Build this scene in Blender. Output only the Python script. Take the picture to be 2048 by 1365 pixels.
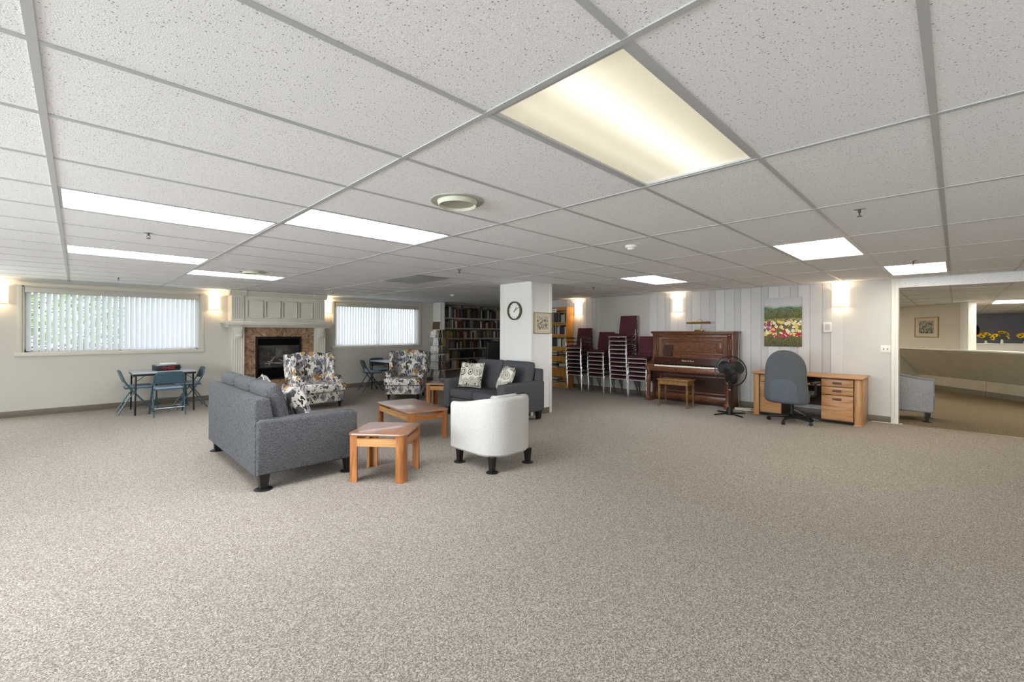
import bpy, bmesh, math, random
from mathutils import Vector, Matrix
PI = math.pi
R = math.radians
random.seed(7)
for o in list(bpy.data.objects):
    bpy.data.objects.remove(o, do_unlink=True)
S = bpy.context.scene
COL = S.collection

# ------------------------------------------------------------------ camera
FPX, YAW, ROLL = 879.74, 0.7901, -0.0033
HC = 1.385                      # lens height
CE = HC + 0.8443                # suspended ceiling
cam = bpy.data.cameras.new('camera')
cam.sensor_width = 36.0
cam.lens = FPX / 2048 * 36.0
cam.shift_y = -(682.5 - 665.29) / 2048
cam.clip_start = 0.05
camo = bpy.data.objects.new('camera', cam)
COL.objects.link(camo)
Fv = Vector((math.cos(YAW), math.sin(YAW), 0))
Rv = Vector((Fv.y, -Fv.x, 0))
Zv = Vector((0, 0, 1))
Rc = math.cos(ROLL) * Rv - math.sin(ROLL) * Zv
Uc = math.sin(ROLL) * Rv + math.cos(ROLL) * Zv
m = Matrix.Identity(4)
for i in range(3):
    m[i][0], m[i][1], m[i][2] = Rc[i], Uc[i], -Fv[i]
m[2][3] = HC
camo.matrix_world = m
S.camera = camo

# ------------------------------------------------------------------ light and exposure
S.view_settings.view_transform = 'Standard'
S.view_settings.look = 'None'
S.view_settings.gamma = 1.0
S.view_settings.use_curve_mapping = False
S.view_settings.exposure = 0.08
TROFFER = 15.5
SCONCE = 4.0
W = bpy.data.worlds.new('sky')
S.world = W
W.use_nodes = True
wn = W.node_tree.nodes
sky = wn.new('ShaderNodeTexSky')
sky.sky_type = 'NISHITA'
sky.sun_disc = False
sky.sun_elevation = R(48)
sky.sun_rotation = R(200)
sky.air_density, sky.dust_density, sky.ozone_density = 1.0, 6.0, 0.6
haze = wn.new('ShaderNodeMix')
haze.data_type = 'RGBA'
haze.inputs[0].default_value = 0.75          # bright thin overcast
haze.inputs[7].default_value = (4.6, 4.75, 4.9, 1)
W.node_tree.links.new(sky.outputs[0], haze.inputs[6])
W.node_tree.links.new(haze.outputs[2], wn['Background'].inputs[0])
wn['Background'].inputs[1].default_value = 1.0


def area(name, loc, rot, sx, sy, power, color):
    l = bpy.data.lights.new(name, 'AREA')
    l.shape = 'RECTANGLE'
    l.size, l.size_y = sx, sy
    l.energy, l.color = power, color
    o = bpy.data.objects.new(name, l)
    COL.objects.link(o)
    o.location, o.rotation_euler = loc, rot
    return o


# daylight standing in the windows of the wall behind and to the left of the lens
XB, YB = -4.2, -3.6             # walls behind the camera
area('window_daylight', (XB + 0.06, 2.6, 1.5), (0, R(-90), 0), 1.2, 5.0, 385, (0.86, 0.94, 1.0))
area('window_daylight', (1.6, YB + 0.06, 1.5), (R(90), 0, 0), 5.0, 1.2, 60, (0.90, 0.96, 1.0))
area('window_daylight', (-2.5, 10.56, 1.58), (R(-90), 0, 0), 1.8, 1.0, 110, (0.92, 0.97, 1.0))

# ------------------------------------------------------------------ materials
MATS = {}


def srgb(h):
    if isinstance(h, str):
        c = [int(h[i:i + 2], 16) / 255 for i in (0, 2, 4)]
        return tuple(((v / 12.92) if v <= 0.04045 else ((v + 0.055) / 1.055) ** 2.4) for v in c) + (1,)
    return tuple(h) + (1,) if len(h) == 3 else tuple(h)


class NT:
    def __init__(s, name):
        s.m = bpy.data.materials.new(name)
        s.m.use_nodes = True
        s.t = s.m.node_tree
        s.n = s.t.nodes
        s.p = s.n['Principled BSDF']
        MATS[name] = s.m

    def node(s, typ, **kw):
        n = s.n.new(typ)
        for k, v in kw.items():
            if k.startswith('_'):
                setattr(n, k[1:], v)
            else:
                n.inputs[k.replace('__', ' ')].default_value = v
        return n

    def link(s, a, b):
        s.t.links.new(a, b)

    def coord(s, scale=(1, 1, 1), rnd=False, rot=(0, 0, 0)):
        tc = s.node('ShaderNodeTexCoord')
        mp = s.node('ShaderNodeMapping')
        mp.inputs['Scale'].default_value = scale
        mp.inputs['Rotation'].default_value = rot
        s.link(tc.outputs['Object'], mp.inputs['Vector'])
        if rnd:
            oi = s.node('ShaderNodeObjectInfo')
            ml = s.node('ShaderNodeMath', _operation='MULTIPLY')
            ml.inputs[1].default_value = 91.7
            s.link(oi.outputs['Random'], ml.inputs[0])
            cb = s.node('ShaderNodeCombineXYZ')
            for i in range(3):
                s.link(ml.outputs[0], cb.inputs[i])
            s.link(cb.outputs[0], mp.inputs['Location'])
        return mp.outputs[0]

    def noise(s, vec, scale, detail=2, rough=0.5, dist=0):
        n = s.node('ShaderNodeTexNoise')
        n.inputs['Scale'].default_value = scale
        n.inputs['Detail'].default_value = detail
        n.inputs['Roughness'].default_value = rough
        n.inputs['Distortion'].default_value = dist
        s.link(vec, n.inputs['Vector'])
        return n.outputs['Fac']

    def voro(s, vec, scale, feature='F1', rnd=1.0):
        n = s.node('ShaderNodeTexVoronoi', _feature=feature)
        n.inputs['Scale'].default_value = scale
        n.inputs['Randomness'].default_value = rnd
        s.link(vec, n.inputs['Vector'])
        return n

    def ramp(s, fac, stops, const=False):
        r = s.node('ShaderNodeValToRGB')
        r.color_ramp.interpolation = 'CONSTANT' if const else 'LINEAR'
        e = r.color_ramp.elements
        while len(e) < len(stops):
            e.new(0.5)
        for el, (p, c) in zip(e, stops):
            el.position = p
            el.color = srgb(c)
        s.link(fac, r.inputs[0])
        return r.outputs[0]

    def mix(s, fac, a, b, mode='MIX'):
        n = s.node('ShaderNodeMix', _data_type='RGBA', _blend_type=mode)
        for v, i in ((fac, 0), (a, 6), (b, 7)):
            if hasattr(v, 'links'):
                s.link(v, n.inputs[i])
            else:
                n.inputs[i].default_value = v if i == 0 else srgb(v)
        return n.outputs[2]

    def math(s, op, a, b=None):
        n = s.node('ShaderNodeMath', _operation=op)
        for v, i in ((a, 0), (b, 1)):
            if v is None:
                continue
            if hasattr(v, 'links'):
                s.link(v, n.inputs[i])
            else:
                n.inputs[i].default_value = v
        return n.outputs[0]

    def bump(s, h, strength=0.2, dist=0.01):
        b = s.node('ShaderNodeBump')
        b.inputs['Strength'].default_value = strength
        b.inputs['Distance'].default_value = dist
        s.link(h, b.inputs['Height'])
        s.link(b.outputs[0], s.p.inputs['Normal'])

    def color(s, c):
        if hasattr(c, 'links'):
            s.link(c, s.p.inputs['Base Color'])
        else:
            s.p.inputs['Base Color'].default_value = srgb(c)

    def pr(s, rough=0.5, metal=0, spec=0.5, **kw):
        s.p.inputs['Roughness'].default_value = rough
        s.p.inputs['Metallic'].default_value = metal
        s.p.inputs['Specular IOR Level'].default_value = spec
        return s


def plain(name, c, rough=0.5, metal=0, spec=0.4, vary=0.06, scale=6):
    t = NT(name).pr(rough, metal, spec)
    if vary:
        v = t.coord()
        f = t.noise(v, scale, 3)
        b = srgb(c)
        lo = tuple(x * (1 - vary) for x in b[:3])
        hi = tuple(min(1, x * (1 + vary)) for x in b[:3])
        t.color(t.ramp(f, [(0.3, lo), (0.7, hi)]))
    else:
        t.color(c)
    return t


def weave(name, dark, light, scale=240, rough=0.9):
    t = NT(name).pr(rough, 0, 0.15)
    a = t.noise(t.coord((1, 1, 0.22)), scale, 2, 0.6)
    b = t.noise(t.coord((0.25, 0.25, 1)), scale * 0.8, 2, 0.6)
    f = t.math('ADD', t.math('MULTIPLY', a, 0.66), t.math('MULTIPLY', b, 0.34))
    t.color(t.ramp(f, [(0.38, dark), (0.62, light)]))
    t.bump(f, 0.25, 0.003)
    return t


def wood(name, dark, mid, light, rough=0.35, axis=2, scale=1.0, spec=0.4, relief=True):
    t = NT(name).pr(rough, 0, spec)
    s = [14 * scale] * 3
    s[axis] = 1.1 * scale
    v = t.coord(tuple(s), rnd=True)
    n = t.noise(v, 2.2, 5, 0.62, 0.8)
    s2 = [120 * scale] * 3
    s2[axis] = 4
    g = t.noise(t.coord(tuple(s2), rnd=True), 1.5, 2)
    f = t.math('ADD', t.math('MULTIPLY', n, 0.75), t.math('MULTIPLY', g, 0.25))
    t.color(t.ramp(f, [(0.33, dark), (0.5, mid), (0.68, light)]))
    if relief:
        t.bump(g, 0.08, 0.002)
    return t


def emit(name, c, s):
    t = NT(name)
    t.color(c)
    t.p.inputs['Emission Color'].default_value = srgb(c)
    t.p.inputs['Emission Strength'].default_value = s
    return t


t = NT('carpet').pr(0.97, 0, 0.05)
v = t.coord()
vc = t.voro(v, 230)
sp = t.node('ShaderNodeSeparateColor')
t.link(vc.outputs['Color'], sp.inputs[0])
f = t.math('ADD', t.math('MULTIPLY', sp.outputs[0], 0.62), t.math('MULTIPLY', t.noise(v, 95, 3, 0.7), 0.38))
big = t.noise(v, 0.9, 3)
c = t.ramp(f, [(0.12, '574e46'), (0.36, '827970'), (0.56, '988f85'), (0.82, 'c2bab0')])
c = t.mix(t.ramp(big, [(0.3, (0.0, 0.0, 0.0)), (0.7, (0.14, 0.14, 0.14))]), c, '877d74')
t.color(c)
t.bump(f, 0.25, 0.004)
t = NT('carpet_lobby').pr(0.95, 0, 0.05)
f = t.noise(t.coord(), 90, 3, 0.7)
t.color(t.ramp(f, [(0.35, '4a4030'), (0.5, '776a54'), (0.65, '9a8d76')]))
t.bump(f, 0.3, 0.004)
plain('subfloor', '6a6258', 0.9)
t = NT('tile_mineral').pr(0.95, 0, 0.1)
v = t.coord(rnd=True)
vo = t.voro(v, 88)
sep = t.node('ShaderNodeSeparateColor')
t.link(vo.outputs['Color'], sep.inputs[0])
wob = t.noise(v, 150, 2)
thr = t.math('MULTIPLY', sep.outputs[0], 0.27)
dd = t.math('ADD', vo.outputs['Distance'], t.math('MULTIPLY', t.math('SUBTRACT', wob, 0.5), 0.28))
pit = t.math('LESS_THAN', dd, thr)
fine = t.noise(v, 210, 3, 0.7)
base = t.ramp(fine, [(0.3, 'e0e1e2'), (0.65, 'f8f8f9')])
t.color(t.mix(pit, base, 'a9a8a7'))
t.bump(t.math('SUBTRACT', fine, t.math('MULTIPLY', pit, 1.2)), 0.55, 0.006)
plain('tee_white', 'b4b6b6', 0.35, 0.0, 0.5, 0)  # white tees greyed, their shade is put into the colour
plain('plenum', '77756f', 0.9)
plain('wall_beige', 'cfcabd', 0.8, 0, 0.3, 0.02, 3)
plain('wall_left_paint', 'c2bdb2', 0.8, 0, 0.3, 0.02, 3)
plain('wall_white', 'cbc9c5', 0.75, 0, 0.3, 0.02, 3)
plain('wall_grey', 'c4c1b9', 0.75, 0, 0.3, 0.02, 3)
for k, h in enumerate(('d0cfcd', 'c2c1c0', 'cac9c7')):
    plain('plank_%d' % k, h, 0.6, 0, 0.3, 0.02, 3)
plain('wall_blue', 'a9a9b2', 0.8, 0, 0.3, 0.03, 3)
plain('wall_column', 'e3e2dd', 0.75, 0, 0.3, 0.02, 3)
plain('trim_white', 'e2e0d8', 0.45, 0, 0.4, 0.02)
plain('window_trim', 'c6c1b3', 0.5, 0, 0.4, 0.02)
plain('headrail_grey', 'b7b3aa', 0.5, 0, 0.4, 0.02)
plain('mantel_paint', 'd6d1c4', 0.45, 0, 0.4, 0.02)
plain('baseboard_vinyl', '6f6559', 0.5, 0, 0.4, 0.05)
plain('counter_face', 'a9a18e', 0.75, 0, 0.3, 0.05)
plain('transition_metal', '8b7d64', 0.5, 0.3)
plain('black_metal', '121214', 0.35, 0.4, 0.5, 0)
plain('black_plastic', '17181a', 0.45, 0, 0.4, 0)
plain('black_wood', '1b1817', 0.4, 0, 0.4, 0)
plain('dark_leather', '1d191b', 0.45, 0, 0.4, 0.1)
plain('log', '8b8378', 0.9, 0, 0.2, 0.35, 20)
plain('ember_bed', '4a4540', 0.95, 0, 0.1, 0.3, 40)
plain('firebrick', '3a3734', 0.9, 0, 0.2, 0.2, 20)
plain('chrome', 'c9ccd0', 0.22, 1.0, 0.5, 0)
plain('satin_steel', 'd2d2d0', 0.4, 0.55, 0.5, 0)
plain('steel_dull', '8a8f96', 0.35, 0.9, 0.5, 0)
plain('brass', '9a7b3c', 0.3, 0.9, 0.5, 0.1)
plain('gold_frame', 'b49a5e', 0.35, 0.8, 0.5, 0.08)
plain('olive_metal', '5c5a43', 0.35, 0.6, 0.5, 0.05)
plain('teal_metal', '3c5560', 0.35, 0.25, 0.5, 0.05)
plain('teal_vinyl', '7b8a98', 0.5, 0, 0.4, 0.05)
plain('card_table_vinyl', 'a2a5ac', 0.35, 0, 0.5, 0.05)
plain('fan_black', '0e0f11', 0.4, 0.1, 0.5, 0)
plain('white_plastic', 'e6e4df', 0.4, 0, 0.4, 0)
plain('beige_plastic', 'cfc7b4', 0.4, 0, 0.4, 0)
plain('paper', 'e8e6e3', 0.8, 0, 0.2, 0)
plain('print_grey', '6c6870', 0.8, 0, 0.2, 0)
plain('print_red', 'c8262a', 0.5, 0, 0.4, 0)
plain('print_gold', 'd8c8b8', 0.5, 0, 0.4, 0)
plain('clock_face', 'e9e9e2', 0.4, 0, 0.4, 0)
plain('putty', '8f8678', 0.6, 0, 0.3, 0.04)
plain('shelf_metal', 'b5ac9c', 0.45, 0.1, 0.4, 0.03)
plain('ivory', 'efeadb', 0.25, 0, 0.5, 0)
plain('vase_glass', 'dfe3df', 0.15, 0, 0.6, 0)
plain('petal_yellow', 'f0c833', 0.6, 0, 0.3, 0.2, 40)
plain('flower_core', '4a2c10', 0.8, 0, 0.2, 0.2)
plain('leaf_green', '4c5a22', 0.7, 0, 0.3, 0.3, 20)
plain('wreath_dark', '241d18', 0.9, 0, 0.2, 0.3, 40)
plain('hedge_leaf', '8fae4a', 0.7, 0, 0.3, 0.4, 9)
plain('ground_grass', '7d8d4a', 0.9, 0, 0.2, 0.2)
plain('grille_grey', 'a6a6a4', 0.6, 0.1, 0.4, 0)
plain('flange_grey', 'a9aa9f', 0.4, 0, 0.4, 0.02)
plain('vent_cream', 'c9c9b6', 0.4, 0, 0.4, 0.02)
plain('sprinkler_metal', '5e5a56', 0.3, 0.9, 0.5, 0)
weave('sofa_grey', '2f3032', '69696c', 300)
weave('tub_white', 'aba9a4', 'cac8c3', 420)
weave('tub_grey', '7b7b80', 'a3a2a5', 260)
weave('office_fabric', '4b4e51', '65686b', 400)
weave('office_fabric_low', '50565c', '6a7178', 400)
weave('maroon_fabric', '44252a', '63393e', 280)
weave('black_mesh', '18181a', '303034', 260)
wood('oak_table', '7f4c27', 'a66a3b', 'c18c58', 0.35, 2)
wood('oak_rail', '7f4c27', 'a66a3b', 'c18c58', 0.35, 0)
wood('oak_laminate', '8f5f40', '996848', 'a8785a', 0.3, 0, 1.0, 1.0, False)
MATS['oak_laminate'].node_tree.nodes['Principled BSDF'].inputs['Coat Weight'].default_value = 1.0
MATS['oak_laminate'].node_tree.nodes['Principled BSDF'].inputs['Coat Roughness'].default_value = 0.24
MATS['oak_laminate'].node_tree.nodes['Principled BSDF'].inputs['Coat IOR'].default_value = 1.7
wood('oak_desk', '97622f', 'bd8a52', 'd3a670', 0.4, 1)
wood('oak_desk_v', '97653a', 'b98858', 'cda176', 0.4, 2)
wood('desk_front', '97653a', 'b98858', 'cda176', 0.4, 0)
wood('desk_dark', '3b2616', '4c3220', '5c3e28', 0.5, 1)
wood('pine_case', '9a6224', 'c48a3e', 'd9a658', 0.45, 2)
wood('mahogany', '3d2114', '633b25', '835538', 0.3, 1)
wood('mahogany_v', '3d2114', '5f3823', '7a4d32', 0.3, 2)
wood('mahogany_dark', '25130e', '3a2018', '4b2c22', 0.3, 1)
wood('bench_wood', '5f4322', '7d5a30', '96713f', 0.35, 2)
t = NT('granite').pr(0.2, 0, 0.5)
v = t.coord()
a = t.noise(v, 15, 6, 0.72, 0.9)
b = t.noise(v, 70, 3, 0.6)
f = t.math('ADD', t.math('MULTIPLY', a, 0.7), t.math('MULTIPLY', b, 0.3))
t.color(t.ramp(f, [(0.38, '573f30'), (0.47, '84664f'), (0.54, '9f8065'), (0.64, 'c2a68a')]))
t = NT('floral').pr(0.85, 0, 0.15)
v = t.coord((1, 1, 1), rnd=False, rot=(0.4, 0.3, 0.5))
nz = t.node('ShaderNodeTexNoise')
nz.inputs['Scale'].default_value = 22
nz.inputs['Detail'].default_value = 1
t.link(v, nz.inputs['Vector'])
va = t.node('ShaderNodeVectorMath', _operation='MULTIPLY_ADD')
t.link(nz.outputs['Color'], va.inputs[0])
va.inputs[1].default_value = (0.06, 0.06, 0.06)
t.link(v, va.inputs[2])
v1 = t.voro(va.outputs[0], 10.5)
s1 = t.node('ShaderNodeSeparateColor')
t.link(v1.outputs['Color'], s1.inputs[0])
blob = t.math('LESS_THAN', v1.outputs['Distance'], 0.60)
bc = t.ramp(s1.outputs[0], [(0, '8d8b93'), (0.26, 'd8d4c8'), (0.42, '5a5658'), (0.6, 'b9b4ae'), (0.74, 'b78a4c'), (0.86, '9a948e')], True)
def leaves(rot, thr):
    mp = t.node('ShaderNodeMapping')
    mp.inputs['Rotation'].default_value = rot
    mp.inputs['Scale'].default_value = (30, 30, 11)
    t.link(va.outputs[0], mp.inputs['Vector'])
    vv = t.voro(mp.outputs[0], 1.0)
    ss = t.node('ShaderNodeSeparateColor')
    t.link(vv.outputs['Color'], ss.inputs[0])
    msk = t.math('MULTIPLY', t.math('LESS_THAN', vv.outputs['Distance'], 0.40), t.math('GREATER_THAN', ss.outputs[1], thr))
    return msk, ss.outputs[0]


m1, k1 = leaves((0.6, 0.5, 0.0), 0.5)
m2, k2 = leaves((-0.7, 0.4, 0.8), 0.55)
leaf = t.math('MAXIMUM', m1, m2)
lc = t.ramp(k1, [(0, '35332f'), (0.45, '5b5650'), (0.7, '83818a')], True)
c = t.mix(blob, 'd6d2c7', bc)
t.color(t.mix(leaf, c, lc))
t.bump(t.noise(t.coord(), 300, 2), 0.15, 0.002)
t = NT('rosette_print').pr(0.85, 0, 0.15)
v = t.coord()
v1 = t.voro(v, 7.5, rnd=0.8)
s1 = t.node('ShaderNodeSeparateColor')
t.link(v1.outputs['Color'], s1.inputs[0])
d = t.math('ADD', v1.outputs['Distance'], t.math('MULTIPLY', t.math('SUBTRACT', t.noise(v, 60, 2), 0.5), 0.2))
rings = t.math('GREATER_THAN', t.math('SINE', t.math('MULTIPLY', d, 40)), -0.15)
ins = t.math('LESS_THAN', d, 0.55)
c = t.mix(t.math('MULTIPLY', rings, ins), 'dedacb', t.ramp(s1.outputs[1], [(0, '3b3a36'), (0.5, '8d8a7e')], True))
t.color(c)
t = NT('painting').pr(0.55, 0, 0.3)
tc = t.node('ShaderNodeTexCoord')
sp = t.node('ShaderNodeSeparateXYZ')
t.link(tc.outputs['Generated'], sp.inputs[0])
Y, Z = sp.outputs[1], sp.outputs[2]
wv = t.node('ShaderNodeMapping')
t.link(tc.outputs['Generated'], wv.inputs['Vector'])
wv.inputs['Scale'].default_value = (1, 1, 1.45)
g = wv.outputs[0]
hill = t.math('ADD', Z, t.math('MULTIPLY', t.math('SUBTRACT', t.noise(g, 2.5, 4), 0.5), 0.14))
bg = t.ramp(hill, [(0.0, '2b2a20'), (0.12, '4b4a26'), (0.3, '6b6a30'), (0.5, '4a3a2c'), (0.55, 'a9a25a'), (0.58, '3d4a2a'), (0.68, '5a6a3a'), (0.76, '4d7560'), (0.83, '7e8f8a'), (0.86, 'c9c9c8'), (1, 'bfbfc2')])
fl = t.voro(g, 11)
s1 = t.node('ShaderNodeSeparateColor')
t.link(fl.outputs['Color'], s1.inputs[0])
zone = t.math('MULTIPLY', t.math('GREATER_THAN', hill, 0.2), t.math('LESS_THAN', hill, 0.53))
fm = t.math('MULTIPLY', zone, t.math('LESS_THAN', fl.outputs['Distance'], 0.58))
patch = t.noise(g, 2.6, 1)
fc = t.ramp(t.math('ADD', t.math('MULTIPLY', patch, 0.8), t.math('MULTIPLY', s1.outputs[0], 0.22)), [(0.3, 'e9e3da'), (0.42, 'e6c865'), (0.5, 'f0ead8'), (0.54, 'b0263c'), (0.6, 'c4324a'), (0.66, 'd8b8c0'), (0.7, '8a4a6a')], True)
st = t.noise(g, 40, 3)
bush = t.noise(g, 9, 4, 0.65)
bg = t.mix(t.ramp(bush, [(0.45, (0, 0, 0)), (0.62, (0.75, 0.75, 0.75))]), bg, '23261a')
bg = t.mix(t.ramp(st, [(0.45, (0, 0, 0)), (0.68, (0.7, 0.7, 0.7))]), bg, 'a39a55')
bg = t.mix(t.math('GREATER_THAN', hill, 0.8), bg, t.ramp(hill, [(0.78, '7f918c'), (0.85, 'c6c7c8'), (1, 'bdbdc0')]))
t.color(t.mix(fm, bg, fc))
t.bump(st, 0.3, 0.002)


def print_mat(name, paperc, ink, scale):
    t = NT(name).pr(0.6, 0, 0.2)
    v = t.coord()
    n = t.noise(v, scale, 4, 0.7)
    t.color(t.ramp(n, [(0.42, ink), (0.52, paperc), (1, paperc)]))
    return t


print_mat('etching_brown', 'c8bca6', '5a4a3a', 30)
print_mat('etching_grey', 'a8a294', '4d4a44', 18)
plain('mat_board', 'cbc0ae', 0.8, 0, 0.2, 0)
t = NT('vane').pr(0.6, 0, 0.3)
t.color('eceef2')
tr = t.node('ShaderNodeBsdfTranslucent')
tr.inputs['Color'].default_value = srgb('f3f5fa')
mx = t.node('ShaderNodeMixShader')
mx.inputs[0].default_value = 0.55
t.link(t.p.outputs[0], mx.inputs[1])
t.link(tr.outputs[0], mx.inputs[2])
t.link(mx.outputs[0], t.n['Material Output'].inputs[0])
t = NT('window_glass').pr(0.02, 0, 0.5)
tr = t.node('ShaderNodeBsdfTransparent')
gl = t.node('ShaderNodeBsdfGlossy')
gl.inputs['Roughness'].default_value = 0.02
mx = t.node('ShaderNodeMixShader')
mx.inputs[0].default_value = 0.06
t.link(tr.outputs[0], mx.inputs[1])
t.link(gl.outputs[0], mx.inputs[2])
t.link(mx.outputs[0], t.n['Material Output'].inputs[0])
emit('light_cool', 'f6f9ff', TROFFER)
emit('light_warm', 'fff8e8', TROFFER * 0.8)
emit('light_lobby', 'fff6e6', TROFFER * 1.35)
# near fixture: prismatic lens with two tubes showing through
t = NT('light_lens').pr(0.3, 0, 0.5)
tc = t.node('ShaderNodeTexCoord')
sp = t.node('ShaderNodeSeparateXYZ')
t.link(tc.outputs['Object'], sp.inputs[0])
y = sp.outputs[1]


def band(c0, w):
    d = t.math('DIVIDE', t.math('SUBTRACT', y, c0), w)
    return t.math('POWER', 2.718, t.math('MULTIPLY', t.math('MULTIPLY', d, d), -1.0))


prof = t.math('ADD', t.math('MULTIPLY', band(-0.05, 0.11), 1.0), t.math('MULTIPLY', band(0.16, 0.05), 0.22))
px_ = t.math('MULTIPLY', sp.outputs[0], 300)
py_ = t.math('MULTIPLY', y, 300)
pris = t.math('ADD', 1.0, t.math('MULTIPLY', t.math('MULTIPLY', t.math('SINE', px_), t.math('SINE', py_)), 0.06))
es = t.math('MULTIPLY', t.math('ADD', t.math('MULTIPLY', prof, 0.62), 0.36), pris)
t.color('d8d2b4')
t.p.inputs['Emission Color'].default_value = srgb('fff6e4')
t.link(es, t.p.inputs['Emission Strength'])
emit('sconce_glass', 'ffe9c2', 2.6)


# ------------------------------------------------------------------ mesh helpers
class MB:
    def __init__(s):
        s.bm = bmesh.new()

    def _add(s, b, M=None, flat=()):
        if M is not None:
            bmesh.ops.transform(b, matrix=M, verts=b.verts)
        for f in b.faces:
            f.smooth = f not in flat
        me = bpy.data.meshes.new('tmp')
        b.to_mesh(me)
        b.free()
        s.bm.from_mesh(me)
        bpy.data.meshes.remove(me)
        return s

    def box(s, x0, x1, y0, y1, z0, z1, r=0.0, seg=2, M=None):
        b = bmesh.new()
        bmesh.ops.create_cube(b, size=1)
        for v in b.verts:
            v.co = Vector(((x0 + x1) / 2 + v.co.x * (x1 - x0), (y0 + y1) / 2 + v.co.y * (y1 - y0), (z0 + z1) / 2 + v.co.z * (z1 - z0)))
        if r > 0:
            bmesh.ops.bevel(b, geom=b.edges[:], offset=r, segments=seg, affect='EDGES', profile=0.5)
        flat = set(sorted(b.faces, key=lambda f: -f.calc_area())[:6]) if 0 < r <= 0.012 else ()
        return s._add(b, M, flat)

    def prism(s, poly, z0, z1, r=0.0, seg=2, M=None):
        b = bmesh.new()
        lo = [b.verts.new((x, y, z0)) for x, y in poly]
        hi = [b.verts.new((x, y, z1)) for x, y in poly]
        n = len(poly)
        b.faces.new(lo[::-1])
        b.faces.new(hi)
        for i in range(n):
            b.faces.new((lo[i], lo[(i + 1) % n], hi[(i + 1) % n], hi[i]))
        bmesh.ops.recalc_face_normals(b, faces=b.faces)
        if r > 0:
            es = [e for e in b.edges if abs(e.verts[0].co.z - e.verts[1].co.z) < 1e-6]
            bmesh.ops.bevel(b, geom=es, offset=r, segments=seg, affect='EDGES', profile=0.5)
        flat = {f for f in b.faces if len(f.verts) > 4} if r <= 0.012 else ()
        return s._add(b, M, flat)

    def tube(s, pts, r, seg=8, M=None, closed=False):
        b = bmesh.new()
        pts = [Vector(p) for p in pts]
        rr = r if isinstance(r, (list, tuple)) else [r] * len(pts)
        n = len(pts)
        rings = []
        prev = None
        for i, p in enumerate(pts):
            if closed:
                d = pts[(i + 1) % n] - pts[i - 1]
            else:
                d = pts[min(i + 1, n - 1)] - pts[max(i - 1, 0)]
            d.normalize()
            if prev is None:
                a = Vector((0, 0, 1)) if abs(d.z) < 0.9 else Vector((1, 0, 0))
                u = d.cross(a).normalized()
            else:
                u = (prev - d * prev.dot(d))
                u = u.normalized() if u.length > 1e-6 else d.orthogonal().normalized()
            prev = u
            w = d.cross(u)
            rings.append([b.verts.new(p + rr[i] * (math.cos(2 * PI * k / seg) * u + math.sin(2 * PI * k / seg) * w)) for k in range(seg)])
        for i in range(n if closed else n - 1):
            A, B = rings[i], rings[(i + 1) % n]
            for k in range(seg):
                b.faces.new((A[k], A[(k + 1) % seg], B[(k + 1) % seg], B[k]))
        if not closed:
            b.faces.new(rings[0][::-1])
            b.faces.new(rings[-1])
        return s._add(b, M)

    def lathe(s, prof, seg=16, M=None, ring=False):
        b = bmesh.new()
        rings = []
        for r, z in prof:
            if r < 1e-5:
                rings.append([b.verts.new((0, 0, z))])
            else:
                rings.append([b.verts.new((r * math.cos(2 * PI * k / seg), r * math.sin(2 * PI * k / seg), z)) for k in range(seg)])
        for A, B in zip(rings, rings[1:] + (rings[:1] if ring else [])):
            for k in range(seg):
                k2 = (k + 1) % seg
                if len(A) == 1 and len(B) == 1:
                    continue
                if len(A) == 1:
                    b.faces.new((A[0], B[k2], B[k]))
                elif len(B) == 1:
                    b.faces.new((A[k], A[k2], B[0]))
                else:
                    b.faces.new((A[k], A[k2], B[k2], B[k]))
        for Rg in (() if ring else (rings[0], rings[-1])):
            if len(Rg) > 2:
                b.faces.new(Rg)
        bmesh.ops.recalc_face_normals(b, faces=b.faces)
        return s._add(b, M)

    def surf(s, fn, nu, nv, M=None, cu=False, cv=False):
        b = bmesh.new()
        g = [[b.verts.new(fn(i / (nu if cu else nu - 1), j / (nv if cv else nv - 1))) for j in range(nv)] for i in range(nu)]
        for i in range(nu if cu else nu - 1):
            for j in range(nv if cv else nv - 1):
                b.faces.new((g[i][j], g[(i + 1) % nu][j], g[(i + 1) % nu][(j + 1) % nv], g[i][(j + 1) % nv]))
        bmesh.ops.remove_doubles(b, verts=b.verts, dist=1e-5)
        bmesh.ops.recalc_face_normals(b, faces=b.faces)
        return s._add(b, M)

    def pillow(s, w, h, t, M=None, n=13, p=4.0):
        # soft square cushion in the XZ plane, thickness along Y
        def f(side):
            def g(u, v):
                x, z = 2 * u - 1, 2 * v - 1
                k = max(0.0, (1 - abs(x) ** p)) ** 0.5 * max(0.0, (1 - abs(z) ** p)) ** 0.5
                pin = 1 - 0.07 * (1 - abs(x) ** 2) * abs(z) ** 6 - 0.0
                pin2 = 1 - 0.07 * (1 - abs(z) ** 2) * abs(x) ** 6
                return (x * w / 2 * pin2, side * t / 2 * k, z * h / 2 * pin)
            return g
        b = MB()
        b.surf(f(1), n, n)
        b.surf(f(-1), n, n)
        bmesh.ops.remove_doubles(b.bm, verts=b.bm.verts, dist=1e-5)
        bmesh.ops.recalc_face_normals(b.bm, faces=b.bm.faces)
        return s._add(b.bm, M)

    def mesh(s, name, mat, smooth=True):
        me = bpy.data.meshes.new(name)
        s.bm.to_mesh(me)
        s.bm.free()
        me.materials.append(MATS[mat])
        if smooth:
            me.set_sharp_from_angle(angle=R(38))
        else:
            me.polygons.foreach_set('use_smooth', [False] * len(me.polygons))
        return me

    def obj(s, name, mat, parent=None, loc=None, smooth=True):
        return link(name, s.mesh(name, mat, smooth), parent, loc)


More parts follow.
